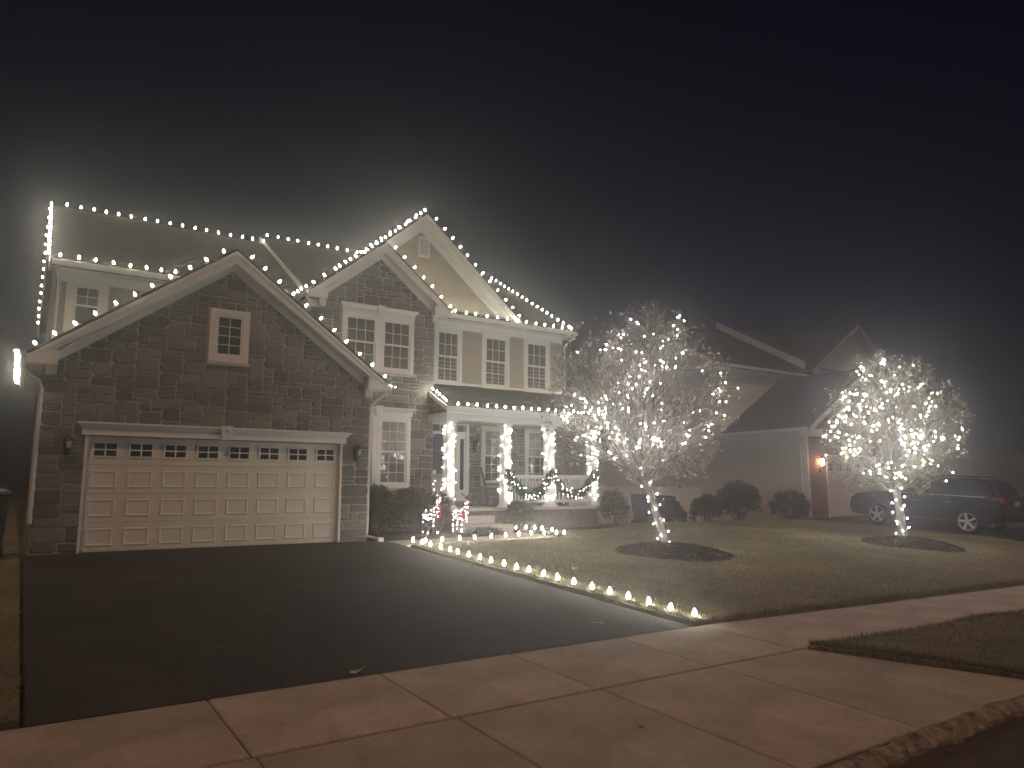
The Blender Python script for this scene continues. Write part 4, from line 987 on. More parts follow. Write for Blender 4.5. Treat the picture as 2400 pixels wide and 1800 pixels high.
# ------------------------------------------------------------------ trees
def tree(x, y, name_label, lean, H0, h_total, R0, crown_zc, crown_rz, limbs, seed, leaf_n, leaf_m, leafbias, bulb_n, blabel, trunk_r=.10, leaf_bad=None):
    rd = random.Random(seed); z = g(x, y) + .12
    t = empty('tree', (x, y, z), name_label, 'tree')
    tr = MB(); tp = [V((x, y, z)) + V((lean[0] * s_, lean[1] * s_, H0 * s_)) for s_ in (0, .03, .25, .5, .75, 1)]
    tr.tube(tp, [trunk_r * 1.45, trunk_r * 1.1, trunk_r, trunk_r * .95, trunk_r * .92, trunk_r * .95], 10); tr.build('trunk', 'bark', t, smooth=True)
    top = tp[-1]; cc = V((top.x, top.y, z + crown_zc))
    br = MB(); pts = []; tips = []
    def env(p):
        d = p - cc; return math.sqrt((d.x / R0) ** 2 + (d.y / R0) ** 2 + (d.z / (crown_rz if d.z > 0 else 1.55)) ** 2)
    def grow(p, d, L_, r, lvl):
        n = 5 if lvl < 2 else 4; path = [p.copy()]; q = p.copy(); dd = d.copy()
        for i in range(n):
            dd = (dd + V((rd.uniform(-.16, .16), rd.uniform(-.16, .16), rd.uniform(-.10, .16) + (.06 if lvl < 2 else -.0)))).normalized()
            q = q + dd * L_ / n
            if env(q) > (1.04 if lvl < 3 else 1.16) and lvl > 0 and q.z > cc.z - .9: break
            path.append(q.copy())
        if len(path) < 2: return
        rr = [r * (1 - .72 * i / (len(path) - 1)) for i in range(len(path))]
        br.tube(path, rr, 6 if lvl == 0 else (5 if lvl == 1 else 3), cap=False)
        for q in path[1:]: pts.append((q, lvl))
        if lvl >= 3: tips.append(path[-1]); return
        kids = (7, 5, 3)[lvl]
        for k in range(kids):
            s_ = (k + 1 + rd.uniform(-.3, .3)) / (kids + .4); s_ = max(.15, min(.99, s_)) * (len(path) - 1)
            i = min(len(path) - 2, int(s_)); b = path[i].lerp(path[i + 1], s_ - i)
            ax = (path[i + 1] - path[i]).normalized()
            side = ax.cross(V((rd.uniform(-1, 1), rd.uniform(-1, 1), rd.uniform(-1, 1)))).normalized()
            nd = (ax * rd.uniform(.55, .95) + side * rd.uniform(.6, 1.0) + V((0, 0, .12))).normalized()
            grow(b, nd, L_ * rd.uniform(.40, .60), max(.006, r * .42 * (1 - .3 * k / kids)), lvl + 1)
        tips.append(path[-1])
    for k in range(limbs):
        a = 2 * PI * k / limbs + rd.uniform(-.25, .25)
        el = rd.uniform(.15, .5) if k % 3 == 0 else rd.uniform(.7, 1.25)
        if k == 1: el = 1.45
        d = V((math.cos(a) * math.cos(el), math.sin(a) * math.cos(el), math.sin(el)))
        b = tp[-1] - V((0, 0, rd.uniform(0, .25) if el > .6 else rd.uniform(.1, .35)))
        tgt = 1.0
        Lk = 0
        q = b.copy()
        while (env(q) < .93 or Lk < .9) and Lk < 4: q = q + d * .1; Lk += .1
        grow(b, d, max(Lk, .9), trunk_r * rd.uniform(.42, .62), 0)
    br.build('branches', 'bark', t, kind='stuff')
    lf = MB(); lb = MB()
    allp = [p for p, l in pts if l >= 2]
    for i in range(leaf_n):
        p = rd.choice(allp)
        if rd.random() > leafbias(p, cc): continue
        tgt = lf if (leaf_bad is None or rd.random() > leaf_bad(p, cc)) else lb
        s_ = rd.uniform(.032, .058); a = V((rd.uniform(-1, 1), rd.uniform(-1, 1), rd.uniform(-1.2, .2))).normalized(); b = a.cross(V((rd.uniform(-1, 1), rd.uniform(-1, 1), rd.uniform(-1, 1)))).normalized()
        c = a.cross(b)
        q = p + V((rd.gauss(0, .04), rd.gauss(0, .04), rd.gauss(-.02, .04)))
        tgt.add([q, q + a * s_ * .7 + b * s_ * .55 + c * s_ * .12, q + a * s_ * 1.7, q + a * s_ * .7 - b * s_ * .55 + c * s_ * .12], [(0, 1, 2), (0, 2, 3)])
    lf.build('leaves', leaf_m, t, kind='stuff')
    if lb.v: lb.build('dry_leaves', 'leaf_dry', t, kind='stuff')
    # lights wound along the branches, one string
    ls = empty('tree_lights', (x, y, z + H0), blabel, 'string lights')
    cand = [p for p, l in pts if l >= 1 and env(p) > .35]
    rd.shuffle(cand); ordp = []
    runs = bulb_n // 3
    for r_ in range(runs):
        while True:
            e_ = V((rd.uniform(-1, 1), rd.uniform(-1, 1), rd.uniform(-1, 1)))
            if .35 < e_.length < 1: break
        e_ = V((cc.x + e_.x * R0, cc.y + e_.y * R0, cc.z + e_.z * (crown_rz if e_.z > 0 else 1.2))); s0 = min(cand, key=lambda q: (q - e_).length)
        near = sorted(cand, key=lambda q: (q - s0).length)[:30]
        ch = rd.sample(near, min(3, len(near))); ordp += ch
    for p in ordp: inst('bulb', TM, p + V((rd.uniform(-.03, .03), rd.uniform(-.03, .03), .02)), ls, None, (rd.uniform(.7, 1.25),) * 3)
    cab = MB(); tl = []
    k = 0; nT = 18
    for i in range(nT * 3):
        s_ = i / (nT * 3); a = s_ * 2 * PI * 5.3; c = tp[0].lerp(tp[-1], .05 + .9 * s_); rr = trunk_r * 1.12
        q = c + V((math.cos(a) * rr, math.sin(a) * rr, 0)); tl.append(q)
        if i % 3 == 0: inst('bulb', TM, q + V((math.cos(a), math.sin(a), 0)) * .05, ls, None, (.95,) * 3)
    cab.tube(tl, .005, 4); cab.build('cable', 'cable', ls)
    return t, top
def bias1(p, cc): return .85 if (p.x > cc.x + .5 or p.x < cc.x - .9) else .42
def bad1(p, cc): return .75 if p.x > cc.x - .3 else .3
def bias2(p, cc): return .95 if (p.x + .4 * p.y > cc.x + .4 * cc.y) else .33
def bad2(p, cc): return .15
tree(10.70, -4.15, 'bare young tree on the left mulch mound with sparse dry leaves, wound with lights', (-.50, .10), 1.60, 5.1, 2.02, 2.85, 2.35, 16, 21, 5200, 'leaf_green', bias1, 201, 'scattered string lights in the left, nearly bare lawn tree', .085, bad1)
tree(17.98, -5.40, 'leafier young tree on the right mulch mound, thickly wound with lights', (-.05, .1), 1.55, 4.7, 1.78, 2.62, 2.15, 16, 35, 9500, 'leaf_green', bias2, 279, 'dense bright string lights in the right, leafier lawn tree', .10, bad2)
# mulch mounds
def mound(x, y, r, h, label):
    mb = MB(); n = 26; rings = 7; z = g(x, y)
    for j in range(rings + 1):
        t_ = j / rings
        for k in range(n):
            a = 2 * PI * k / n; rr = r * t_ * (1 + .06 * math.sin(3 * a + x)); px, py = x + rr * math.cos(a), y + rr * math.sin(a)
            mb.v.append((px, py, g(px, py) + h * (1 - t_ ** 2) + .03 + random.uniform(-.012, .012)))
    for j in range(rings):
        for k in range(n): mb.f.append((j * n + k, (j + 1) * n + k, (j + 1) * n + (k + 1) % n, j * n + (k + 1) % n))
    o = mb.build('mulch_mound', 'mulch'); tag(o, label, 'mulch mound', None, 'stuff')
    ch = MB()
    for i in range(1500):
        rr = r * random.random() ** .5 * 1.03; a = random.uniform(0, 2 * PI); px, py = x + rr * math.cos(a), y + rr * math.sin(a); pz = g(px, py) + h * (1 - (rr / r) ** 2) + .04
        u = V((random.uniform(-1, 1), random.uniform(-1, 1), random.uniform(-.3, .3))).normalized(); v = u.cross(V((0, 0, 1))).normalized()
        L_ = random.uniform(.015, .05); ch.obox((px, py, pz), u * L_, v * .008, (0, 0, .006))
    ch.build('bark_chips', 'mulch', o, kind='stuff')
mound(10.55, -4.5, 1.22, .18, 'dark mulch mound round the foot of the left lawn tree'); mound(17.9, -5.6, 1.15, .18, 'dark mulch mound round the foot of the right lawn tree')

# fallen leaves
def fallen(x, y, z, s_, rz, label):
    mb = MB(); pts = [(-1, 0, .1), (-.5, .35, .02), (.1, .5, .25), (.6, .3, .05), (1, 0, .22), (.6, -.3, .03), (.1, -.45, .18), (-.5, -.35, .04), (0, 0, .0)]
    vs = [(x + s_ * (p[0] * math.cos(rz) - p[1] * math.sin(rz)), y + s_ * (p[0] * math.sin(rz) + p[1] * math.cos(rz)), z + s_ * p[2]) for p in pts]
    mb.add(vs, [(i, (i + 1) % 8, 8) for i in range(8)]); mb.tube([vs[0], (vs[0][0] - s_ * .6 * math.cos(rz), vs[0][1] - s_ * .6 * math.sin(rz), z + .01)], .003, 4)
    o = mb.build('fallen_leaf', 'leaf_fallen'); tag(o, label, 'leaf', 'pale leaves fallen on the ground')
for (x, y, s_, l) in ((1.61, -9.2, .10, 'largest curled pale leaf, on the driveway edge at the bottom'), (4.9, -8.7, .09, 'pale leaf on the asphalt near the last bulb stake'), (5.55, -9.55, .06, 'small leaf on the sidewalk below the last bulb stake'),
                      (8.3, -8.3, .07, 'single pale leaf on the open lawn near the sidewalk'), (6.9, -9.55, .05, 'tiny leaf on the sidewalk beside the lawn'), (2.9, -11.5, .035, 'tiny brown leaf on the apron slab'), (1.1, -12.1, .035, 'small brown leaf on the near apron slab')):
    fallen(x, y, g(x, y) + (.055 if y > -9.28 and x > 6 else .012), s_, random.uniform(0, 6), l)
sp = [(9.6, -4.6, 'at the left foot of the left mound'), (9.75, -5.1, 'on the lower left of the left mound'), (10.2, -5.45, 'at the front of the left mound'), (10.75, -5.55, 'in the pile at the front right of the left mound'), (11.5, -4.9, 'on the right side of the left mound'), (11.3, -4.2, 'high on the right of the left mound')]
for x, y, l in sp: fallen(x, y, g(x, y) + .07 + .18 * max(0, 1 - ((x - 10.55) ** 2 + (y + 4.5) ** 2) / 1.49), .06, random.uniform(0, 6), 'pale leaf ' + l)

# ------------------------------------------------------------------ wheelie bins
def bin_(x, y, z, rz, label, group, h=1.05, w_=.58):
    t = empty('wheelie_bin', (x, y, z), label, 'wheelie bin', group); M_ = Matrix.Rotation(rz, 3, 'Z')
    def T(vs): return [tuple(M_ @ V(v) + V((x, y, z))) for v in vs]
    a, b = w_ * .40, w_ * .5
    def fr_(q0, q1, z0, z1): return [(-q0, -q0, z0), (q0, -q0, z0), (q0, q0, z0), (-q0, q0, z0), (-q1, -q1 * 1.1, z1), (q1, -q1 * 1.1, z1), (q1, q1 * 1.1, z1), (-q1, q1 * 1.1, z1)]
    F = [(0, 3, 2, 1), (4, 5, 6, 7), (0, 1, 5, 4), (1, 2, 6, 5), (2, 3, 7, 6), (3, 0, 4, 7)]
    mb = MB(); mb.add(T(fr_(a, b, .05, h * .9)), F); mb.add(T(fr_(b + .02, b + .02, h * .9, h * .935)), F); mb.build('bin_body', 'bin_plastic', t, bevel=.015)
    mb = MB(); mb.add(T([(-b - .03, -b * 1.2, h * .94), (b + .03, -b * 1.2, h * .94), (b + .03, b * 1.15, h * .94), (-b - .03, b * 1.15, h * .94), (-b + .02, -b, h * .985), (b - .02, -b, h * .985), (b - .02, b, h * 1.02), (-b + .02, b, h * 1.02)]), F); mb.build('lid', 'bin_plastic', t, bevel=.012)
    for s_ in (-1, 1):
        mb = MB(); c = M_ @ V((s_ * (a + .04), a, .12)) + V((x, y, z)); ax = M_ @ V((1, 0, 0)); mb.tube([c - ax * .025, c + ax * .025], .12, 14); mb.build('wheel', 'tyre', t)
    mb = MB(); c0 = M_ @ V((-b * .8, b * 1.22, h * .9)) + V((x, y, z)); c1 = M_ @ V((b * .8, b * 1.22, h * .9)) + V((x, y, z)); mb.tube([c0, c1], .016, 6); mb.build('handle', 'bin_plastic', t)
bin_(-1.42, -.9, g(-1.4, -.9), .1, 'dark wheelie bin nearest the garage corner at the far left', 'dark bins left of the garage', 1.15)
bin_(-2.15, -.7, 0, -.05, 'dark wheelie bin cut by the left edge of the picture', 'dark bins left of the garage', 1.15)

# ------------------------------------------------------------------ fence between the houses
FN = empty('vinyl_fence', (13.5, 6.4, -.3), 'pale vinyl privacy fence between the two houses', 'fence')
fx = [13.5, 16.0, 18.45, 20.9, 22.6, 23.5, 25.0]; fy = lambda x: 6.4 + (x - 13.5) * .10
for i, x in enumerate(fx):
    y_ = fy(x); zz = g(x, y_) - .05; mb = MB(); mb.box(x - .065, x + .065, y_ - .065, y_ + .065, zz, 1.28); mb.box(x - .085, x + .085, y_ - .085, y_ + .085, 1.28, 1.31); mb.build('fence_post', 'white_vinyl', FN)
    if i + 1 < len(fx):
        x1 = fx[i + 1]; mb = MB(); c = ((x + x1) / 2, (y_ + fy(x1)) / 2)
        for (z0, z1, th) in ((1.10, 1.22, .03), (g(c[0], c[1]) + .02, g(c[0], c[1]) + .14, .03)): mb.obox((c[0], c[1], (z0 + z1) / 2), ((x1 - x) / 2 - .066, (fy(x1) - y_) / 2, 0), (0, th, 0), (0, 0, (z1 - z0) / 2)); mb.build('fence_rail', 'white_vinyl', FN); mb = MB()
        n = int((x1 - x - .13) / .2)
        for k in range(n):
            xa = x + .066 + (x1 - x - .132) * (k + .5) / n; mb = MB(); hw = (x1 - x - .132) / n / 2 - .003; z0 = g(c[0], c[1]) + .1
            mb.box(xa - hw, xa + hw, fy(xa) - .012, fy(xa) + .012, z0, 1.12); mb.build('fence_board', 'white_vinyl', FN)

# ------------------------------------------------------------------ neighbour house
NH = empty('neighbour_house', (25, 2, 0), 'hazy pale sided two-storey house next door with dark gabled roofs and brick beside its garage', 'house')
def nb(name, m, fn, **kw): mb = MB(); fn(mb); return mb.build(name, m, NH, **kw)
nb('side_wall', 'siding_grey', lambda b: (b.box(25, 25.15, 2.12, 6.1, -.7, 3.5), b.prism([(6.1, -.8), (17.7, -.8), (17.7, 6.6), (11.9, 9.8), (6.1, 6.6)], 0, 25, 25.15)))
nb('front_wall', 'siding_grey', lambda b: (b.box(25.15, 40, 6.1, 6.25, 2, 6.6)))
nb('garage_front', 'brick_red', lambda b: b.prism([(25, -.3), (26.3, -.3), (26.3, 2.33), (31.6, 2.33), (31.6, -.3), (33.4, -.3), (33.4, 3.55), (29.2, 6.15), (25, 3.55)], 1, 2.02, 2.12))
# siding laps on side wall
sd_ = MB(); z = -.5; 
while z < 3.45:
    sd_.prism([(25, z + .115), (24.996, z + .115), (24.980, z), (25, z)], 1, 2.12, 17.5) ; z += .115
while z < 9.4:
    hy = 5.8 - max(0, (z - 6.6)) / 3.2 * 5.8
    if hy > .2: sd_.prism([(25, z + .115), (24.996, z + .115), (24.980, z), (25, z)], 1, 11.9 - hy, 11.9 + hy)
    z += .115
sd_.build('siding_laps', 'siding_grey', NH, kind='stuff')
sd_ = MB(); z = 3.5
while z < 6.6: sd_.prism([(6.1, z + .115), (6.096, z + .115), (6.08, z), (6.1, z)], 0, 25.0, 39); z += .115
sd_.build('siding_laps', 'siding_grey', NH, kind='stuff')
# bricks near the lamp
bk = MB(); z = 0.0; j = 0
while z < 2.9:
    x = 25.02 - (.115 if j % 2 else 0)
    while x < 26.28:
        a, b = max(25.02, x), min(26.28, x + .22)
        if b - a > .03: bk.box(a, b - .01, 2.0, 2.02, z, z + .065)
        x += .23
    z += .075; j += 1
bk.build('brick_course', 'brick_red', NH, kind='stuff')
def nroof(pts): return roofq('roof', pts, .12, NH)
nroof([(24.7, 1.7, 3.57), (24.7, 6.1, 3.57), (29.2, 6.1, 6.36), (29.2, 1.7, 6.36)]); nroof([(33.7, 1.7, 3.57), (33.7, 6.1, 3.57), (29.2, 6.1, 6.36), (29.2, 1.7, 6.36)])
nroof([(24.8, 5.8, 6.72), (40, 5.8, 6.72), (40, 11.9, 10.0), (24.8, 11.9, 10.0)]); nroof([(24.8, 18, 6.72), (40, 18, 6.72), (40, 11.9, 10.0), (24.8, 11.9, 10.0)])
# raised block
nroof([(31, 5.6, 7.05), (42, 5.6, 7.05), (42, 11.4, 10.25), (31, 11.4, 10.25)])
nb('rake_board', 'white_trim', lambda b: b.prism([(5.9, 7.0), (11.3, 10.02), (11.3, 10.40), (5.9, 7.38)], 0, 30.9, 31.0))
nb('rake_board', 'white_trim', lambda b: (b.prism([(5.8, 6.6), (11.9, 9.88), (11.9, 9.68), (5.8, 6.40)], 0, 24.76, 24.80)))
nb('rake_board', 'white_trim', lambda b: b.prism([(24.7, 3.5), (29.2, 6.28), (29.2, 6.05), (24.7, 3.3)], 1, 1.66, 1.70))
nb('rake_board', 'dimmed_far_paint', lambda b: b.prism([(33.7, 3.5), (29.2, 6.28), (29.2, 6.05), (33.7, 3.3)], 1, 1.66, 1.70))
nb('eave_return', 'white_trim', lambda b: b.box(24.7, 25.6, 1.66, 2.0, 3.2, 3.5))
nb('gutter', 'white_trim', lambda b: b.box(24.58, 24.70, 1.75, 6.1, 3.43, 3.56)); nb('gutter', 'white_trim', lambda b: b.box(24.8, 31, 5.68, 5.8, 6.58, 6.70))
nb('frieze_board', 'white_trim', lambda b: b.box(24.95, 25.0, 2.1, 6.0, 3.25, 3.42)); nb('frieze_board', 'white_trim', lambda b: b.box(25.0, 31, 6.04, 6.08, 6.35, 6.6))
nb('corner_board', 'white_trim', lambda b: b.box(24.955, 25.06, 1.985, 2.14, -.1, 3.3))
# big front gable
for s_ in (-1, 1):
    nroof([(35.0 + s_ * 4.2, 5.4, 6.9), (35.0 + s_ * 4.2, 8, 6.9), (35.0, 11, 9.75), (35.0, 5.4, 9.75)])
    nb('rake_board', 'dimmed_far_paint', lambda b: b.prism([(35 + s_ * 4.2, 6.82), (35, 9.67), (35, 9.45), (35 + s_ * 4.2, 6.6)], 1, 5.34, 5.39))
nb('gable_wall', 'dimmed_far_paint', lambda b: b.prism([(31.2, 6.6), (38.8, 6.6), (35, 9.3)], 1, 5.75, 5.85))
downspout([(24.66, 2.2, 3.43), (24.66, 2.2, 3.30), (24.9, 2.25, 3.05), (24.93, 2.25, 2.9), (24.93, 2.25, .0)], .04, NH)
downspout([(24.9, 5.75, 6.58), (24.9, 5.85, 6.4), (24.93, 6.2, 6.1), (24.93, 6.2, 3.6)], .04, NH)
# neighbour garage door
gd = MB(); gd.box(26.32, 31.58, 2.14, 2.18, -.05, 2.32); ND = gd.build('garage_door', 'white_vinyl', NH)
for i in range(4):
    m2 = MB(); m2.box(26.33, 31.57, 2.125, 2.139, -.04 + i * .59, -.04 + i * .59 + .582); m2.build('door_section', 'white_vinyl', ND, bevel=.004)
for k in range(8):
    xc = 26.32 + 5.26 / 8 * (k + .5); m2 = MB()
    for sx in (-1, 1):
        for sz in (-1, 1): m2.box(xc + sx * .09 - .07, xc + sx * .09 + .07, 2.119, 2.1245, 2.02 + sz * .075 - .06, 2.02 + sz * .075 + .06)
    m2.build('pane', 'black_glass', ND)
nb('door_casing', 'white_trim', lambda b: (b.box(26.2, 26.32, 1.98, 2.14, -.1, 2.33), b.box(26.1, 31.7, 1.96, 2.14, 2.332, 2.52)))
# lit lantern
SL2 = empty('lit_lantern', (25.72, 1.98, 2.05), 'glowing warm lantern on the brick beside the neighbour garage door', 'wall lantern')
mb = MB(); mb.lathe([(.03, -.09), (.07, .0), (.075, .13), (.02, .19)], (25.72, 1.84, 2.15), 8); mb.build('lamp_glass', 'sconce_glow', SL2)
mb = MB(); mb.tube([(25.72, 1.99, 1.85), (25.72, 1.9, 1.8), (25.72, 1.85, 1.92), (25.72, 1.84, 2.05)], .02, 6); mb.lathe([(.0, -.08), (.05, -.02), (.05, .1), (0, .14)], (25.72, 1.96, 1.86), 8); mb.lathe([(.10, .0), (.05, .07), (0, .1)], (25.72, 1.84, 2.345), 8); mb.build('lamp_bracket', 'dark_metal', SL2)
# far house to the right
FH = empty('distant_house', (46, 6, 0), 'faint house far behind the parked car at the right edge', 'house')
mb = MB(); mb.box(40.5, 48, 6.5, 14, -1, 6.0); mb.build('wall', 'dimmed_far_paint', FH)
mb = MB(); mb.prism([(6.2, 6.0), (14.3, 6.0), (10.2, 8.8)], 0, 40.2, 48.3); mb.build('roof', 'roof_shingle', FH)
mb = MB(); mb.box(40.46, 40.5, 8, 8.9, 3.6, 5.0); mb.build('window', 'glass', FH)
mb = MB(); mb.box(54, 66, 0, 10, -1.2, 3.4); mb.build('wing_wall', 'dimmed_far_paint', FH)
driveway(22.3, 27.8, -9.28, 1.98, 'neighbour_driveway')

# neighbour shrubs and bins
shrub(20.8, 3.6, g(20.8, 3.6), .55, .5, 1.05, 3000, 'hedge_leaf', 'low dark shrub by the bins against the neighbour wall', .05, group='dark shrubs along the neighbour wall')
shrub(22.8, 3.7, g(22.8, 3.7), .85, .8, 1.55, 7000, 'hedge_leaf', 'largest round dark shrub against the neighbour wall', .05, group='dark shrubs along the neighbour wall', stems=18)
shrub(24.1, 2.3, g(24.1, 2.3), .75, .6, 1.05, 4000, 'hedge_leaf', 'low brownish shrub at the neighbour garage corner', .045, group='dark shrubs along the neighbour wall', stems=14)
shrub(19.9, 4.6, g(19.9, 4.6), .55, .5, .95, 3000, 'hedge_leaf', 'small dark shrub behind the neighbour bins', .05, group='dark shrubs along the neighbour wall')
bin_(18.3, 4.3, g(18.3, 4.3), .15, 'left hazy wheelie bin beyond the lawn tree by the fence', 'hazy bins by the fence', 1.15, .7); bin_(19.1, 4.2, g(19.1, 4.2), .1, 'right hazy wheelie bin beside the low shrubs', 'hazy bins by the fence', 1.10, .65)

# ------------------------------------------------------------------ parked suv (nose towards the garage)
def suv():
    cx, yr = 24.15, -4.55      # rear axle y
    z0 = g(22.5, -4.55); wb = 2.85; tilt = (g(22.5, -1.7) - z0) / wb
    t = empty('parked_suv', (cx, -3.1, z0), 'dark suv with five-spoke silver wheels parked nose-in on the neighbour driveway behind the right tree', 'car')
    xl, xr = 23.25, 25.10
    def Z(y, z): return z0 + (y - yr) * tilt + z
    # lower body profile in (y,z), rear at yr-.95, nose at yr+wb+.9
    yb = yr
    low = [(-.98, .42), (-1.02, .70), (-1.00, 1.02), (-.90, 1.12), (3.0, 1.10), (3.55, 1.02), (3.80, .84), (3.84, .55), (3.78, .34), (3.28, .28)]
    def arch(c, r=.40): return [(c + r * math.cos(a), .36 + r * math.sin(a)) for a in [PI * k / 8 for k in range(0, 9)]]
    prof = low + arch(wb) + [(wb - .42, .26), (.42, .26)] + arch(0) + [(-.45, .30)]
    P = [(yb + a, Z(yb + a, b)) for a, b in prof]
    def loft(secs):
        mb = MB(); n = len(secs[0])
        for s_ in secs: mb.v += s_
        for k in range(len(secs) - 1):
            for i in range(n): j = (i + 1) % n; mb.f.append((k * n + i, k * n + j, (k + 1) * n + j, (k + 1) * n + i))
        mb.f += [tuple(range(n)), tuple(range(len(secs) * n - 1, (len(secs) - 1) * n - 1, -1))]
        return mb
    def sec(x, ins): 
        cyy = yb + 1.42; czz = Z(cyy, .65); return [(x, cyy + (a - cyy) * (1 - ins), czz + (b - czz) * (1 - ins * 1.2)) for a, b in P]
    loft([sec(xl + .0, .035), sec(xl + .06, .0), sec(xl + .3, 0), sec(xr - .3, 0), sec(xr - .06, 0), sec(xr, .035)]).build('body', 'car_paint', t, bevel=.02)
    cab = [(-.86, 1.10), (-.80, 1.30), (-.55, 1.60), (-.30, 1.67), (1.2, 1.70), (1.75, 1.62), (2.62, 1.11)]
    def csec(x, tp): return [(x, yb + a, Z(yb + a, 1.10 + (b - 1.10) * tp)) for a, b in cab]
    loft([csec(xl + .05, .02), csec(xl + .20, .9), csec(xl + .32, 1.0), csec(xr - .32, 1.0), csec(xr - .20, .9), csec(xr - .05, .02)]).build('roof', 'car_paint', t)
    # side windows on the left side, following the tumblehome
    for (a, b, c, d) in ((-.62, .15, -.40, .15), (.22, 1.05, .22, 1.05), (1.12, 2.25, 1.12, 1.62)):
        mb = MB(); q = [(xl + .075, yb + a, Z(yb + a, 1.16)), (xl + .075, yb + b, Z(yb + b, 1.16)), (xl + .185, yb + d, Z(yb + d, 1.56)), (xl + .185, yb + c, Z(yb + c, 1.56))]
        mb.add([(p[0] - .012, p[1], p[2]) for p in q] + [(p[0] + .02, p[1], p[2]) for p in q], [(0, 1, 2, 3), (7, 6, 5, 4), (0, 4, 5, 1), (1, 5, 6, 2), (2, 6, 7, 3), (3, 7, 4, 0)]); mb.build('side_window', 'black_glass', t)
    mb = MB(); mb.add([(xl + .25, yb - .875, Z(yb, 1.16)), (xr - .25, yb - .875, Z(yb, 1.16)), (xr - .38, yb - .60, Z(yb, 1.56)), (xl + .38, yb - .60, Z(yb, 1.56))], [(0, 1, 2, 3)]); mb.build('rear_window', 'black_glass', t)
    for yy, nm in ((yb, 'rear'), (yb + wb, 'front')):
        for xs, dr in ((xl + .01, -1), (xr - .01, 1)):
            c = V((xs, yy, Z(yy, .36))); ty = MB(); pr = [(.25, 0), (.335, .0), (.36, .04), (.36, .18), (.33, .22), (.25, .22)]
            n = 28
            vs = [c + V((-dr * p[1], p[0] * math.cos(2 * PI * k / n), p[0] * math.sin(2 * PI * k / n))) for p in pr for k in range(n)]
            ty.add(vs, [(i * n + k, i * n + (k + 1) % n, (i + 1) * n + (k + 1) % n, (i + 1) * n + k) for i in range(5) for k in range(n)]); W_ = ty.build('wheel', 'tyre', t, smooth=True)
            rm = MB()
            for (r0, r1) in ((.243, .268),):
                vs = [c + V((dr * .004 * q, r_ * math.cos(2 * PI * k / n), r_ * math.sin(2 * PI * k / n))) for q, r_ in ((1, r0), (3, r1)) for k in range(n)]
                rm.add(vs, [(k, (k + 1) % n, n + (k + 1) % n, n + k) for k in range(n)])
            for k in range(5):
                a = 2 * PI * k / 5 + (.25 if nm == 'front' else .1); u = V((0, math.cos(a), math.sin(a))); v_ = V((0, -math.sin(a), math.cos(a)))
                rm.add([c + u * .03 - v_ * .035 + V((dr * .012, 0, 0)), c + u * .03 + v_ * .035 + V((dr * .012, 0, 0)), c + u * .25 + v_ * .055 + V((dr * .02, 0, 0)), c + u * .25 - v_ * .02 + V((dr * .02, 0, 0))], [(0, 1, 2, 3)])
            rm.tube([c + V((dr * .0, 0, 0)), c + V((dr * .03, 0, 0))], .05, 10); rm.build('rim', 'rim_alloy', W_)
    for x_ in (xl + .30, xr - .30):
        mb = MB(); mb.tube([(x_, yb - .35, Z(yb, 1.70)), (x_, yb + .3, Z(yb, 1.745)), (x_, yb + 1.4, Z(yb + 1.4, 1.735))], .016, 6); mb.build('roof_rail', 'chrome', t)
    mb = MB(); mb.obox((xl - .012, yb + 1.42, Z(yb + 1.42, .37)), (.008, 0, 0), (0, .95, .95 * tilt), (0, 0, .012)); mb.build('sill_trim', 'chrome', t)
    mb = MB(); mb.obox((xl + .045, yb + .75, Z(yb + .75, 1.135)), (.008, 0, 0), (0, 1.3, 1.3 * tilt), (0, 0, .010)); mb.build('window_trim', 'chrome', t)
    for yy in (.55, 1.5): mb = MB(); mb.obox((xl - .012, yb + yy, Z(yb + yy, .93)), (.012, 0, 0), (0, .09, 0), (0, 0, .012)); mb.build('door_handle', 'chrome', t)
    mb = MB(); mb.box(xl + .04, xl + .34, yb - 1.04, yb - .80, Z(yb, .92), Z(yb, 1.10)); mb.build('tail_light', 'tail_red', t, bevel=.02); mb = MB(); mb.box(xr - .34, xr - .04, yb - 1.04, yb - .80, Z(yb, .92), Z(yb, 1.10)); mb.build('tail_light', 'tail_red', t, bevel=.02)
    mb = MB(); mb.tube([(xl + .02, yb - .55, Z(yb, 1.10)), (xl - .0, yb - .80, Z(yb, 1.04)), (xl + .1, yb - 1.045, Z(yb, .93))], .010, 5); mb.build('tail_trim', 'chrome', t)
    mb = MB(); mb.box(24.0, 24.34, yb - 1.05, yb - 1.03, Z(yb, .82), Z(yb, .98)); mb.build('number_plate', 'plate', t)
    mb = MB(); mb.box(xl + .03, xl + .12, yb + 3.42, yb + 3.62, Z(yb + 3.5, .86), Z(yb + 3.5, .96)); mb.build('headlight', 'frosted', t, bevel=.015); mb = MB(); mb.box(xr - .3, xr - .02, yb + 3.5, yb + 3.72, Z(yb + 3.5, .82), Z(yb + 3.5, .94)); mb.build('headlight', 'frosted', t, bevel=.015)
    mb = MB(); mb.box(xl - .14, xl + .04, yb + 1.95, yb + 2.08, Z(yb + 2, 1.10), Z(yb + 2, 1.24)); mb.build('mirror', 'car_paint', t, bevel=.02)
suv()

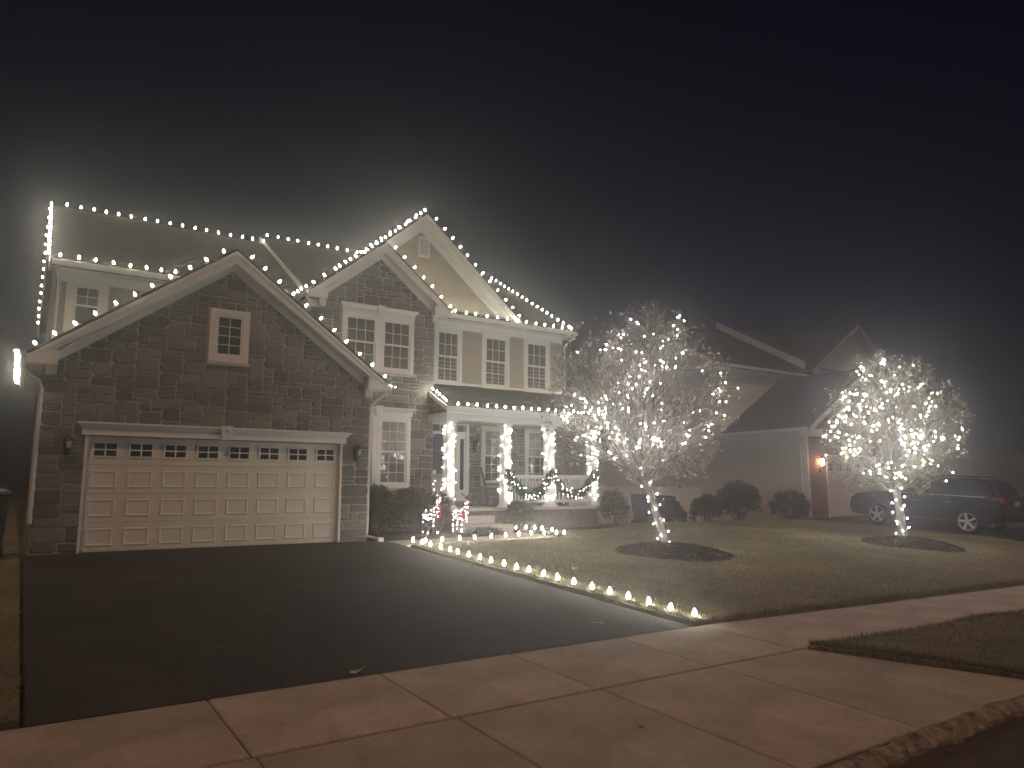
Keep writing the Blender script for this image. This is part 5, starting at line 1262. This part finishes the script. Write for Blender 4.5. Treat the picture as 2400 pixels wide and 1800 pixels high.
# ------------------------------------------------------------------ night mist
hz = MB(); hz.box(-50, 80, -34, 85, -2.2, 10.9)
m = bpy.data.materials.new('mist'); m.use_nodes = True; T_ = m.node_tree; T_.nodes.clear()
ou = T_.nodes.new('ShaderNodeOutputMaterial'); pv = T_.nodes.new('ShaderNodeVolumePrincipled')
pv.inputs['Color'].default_value = (.92, .94, 1, 1); pv.inputs['Density'].default_value = .012; pv.inputs['Anisotropy'].default_value = .88
T_.links.new(pv.outputs[0], ou.inputs['Volume'])
HZ = hz.build('haze', m); HZ['kind'] = 'stuff'; HZ['label'] = 'thin night mist hanging over the whole street'; HZ['category'] = 'mist'
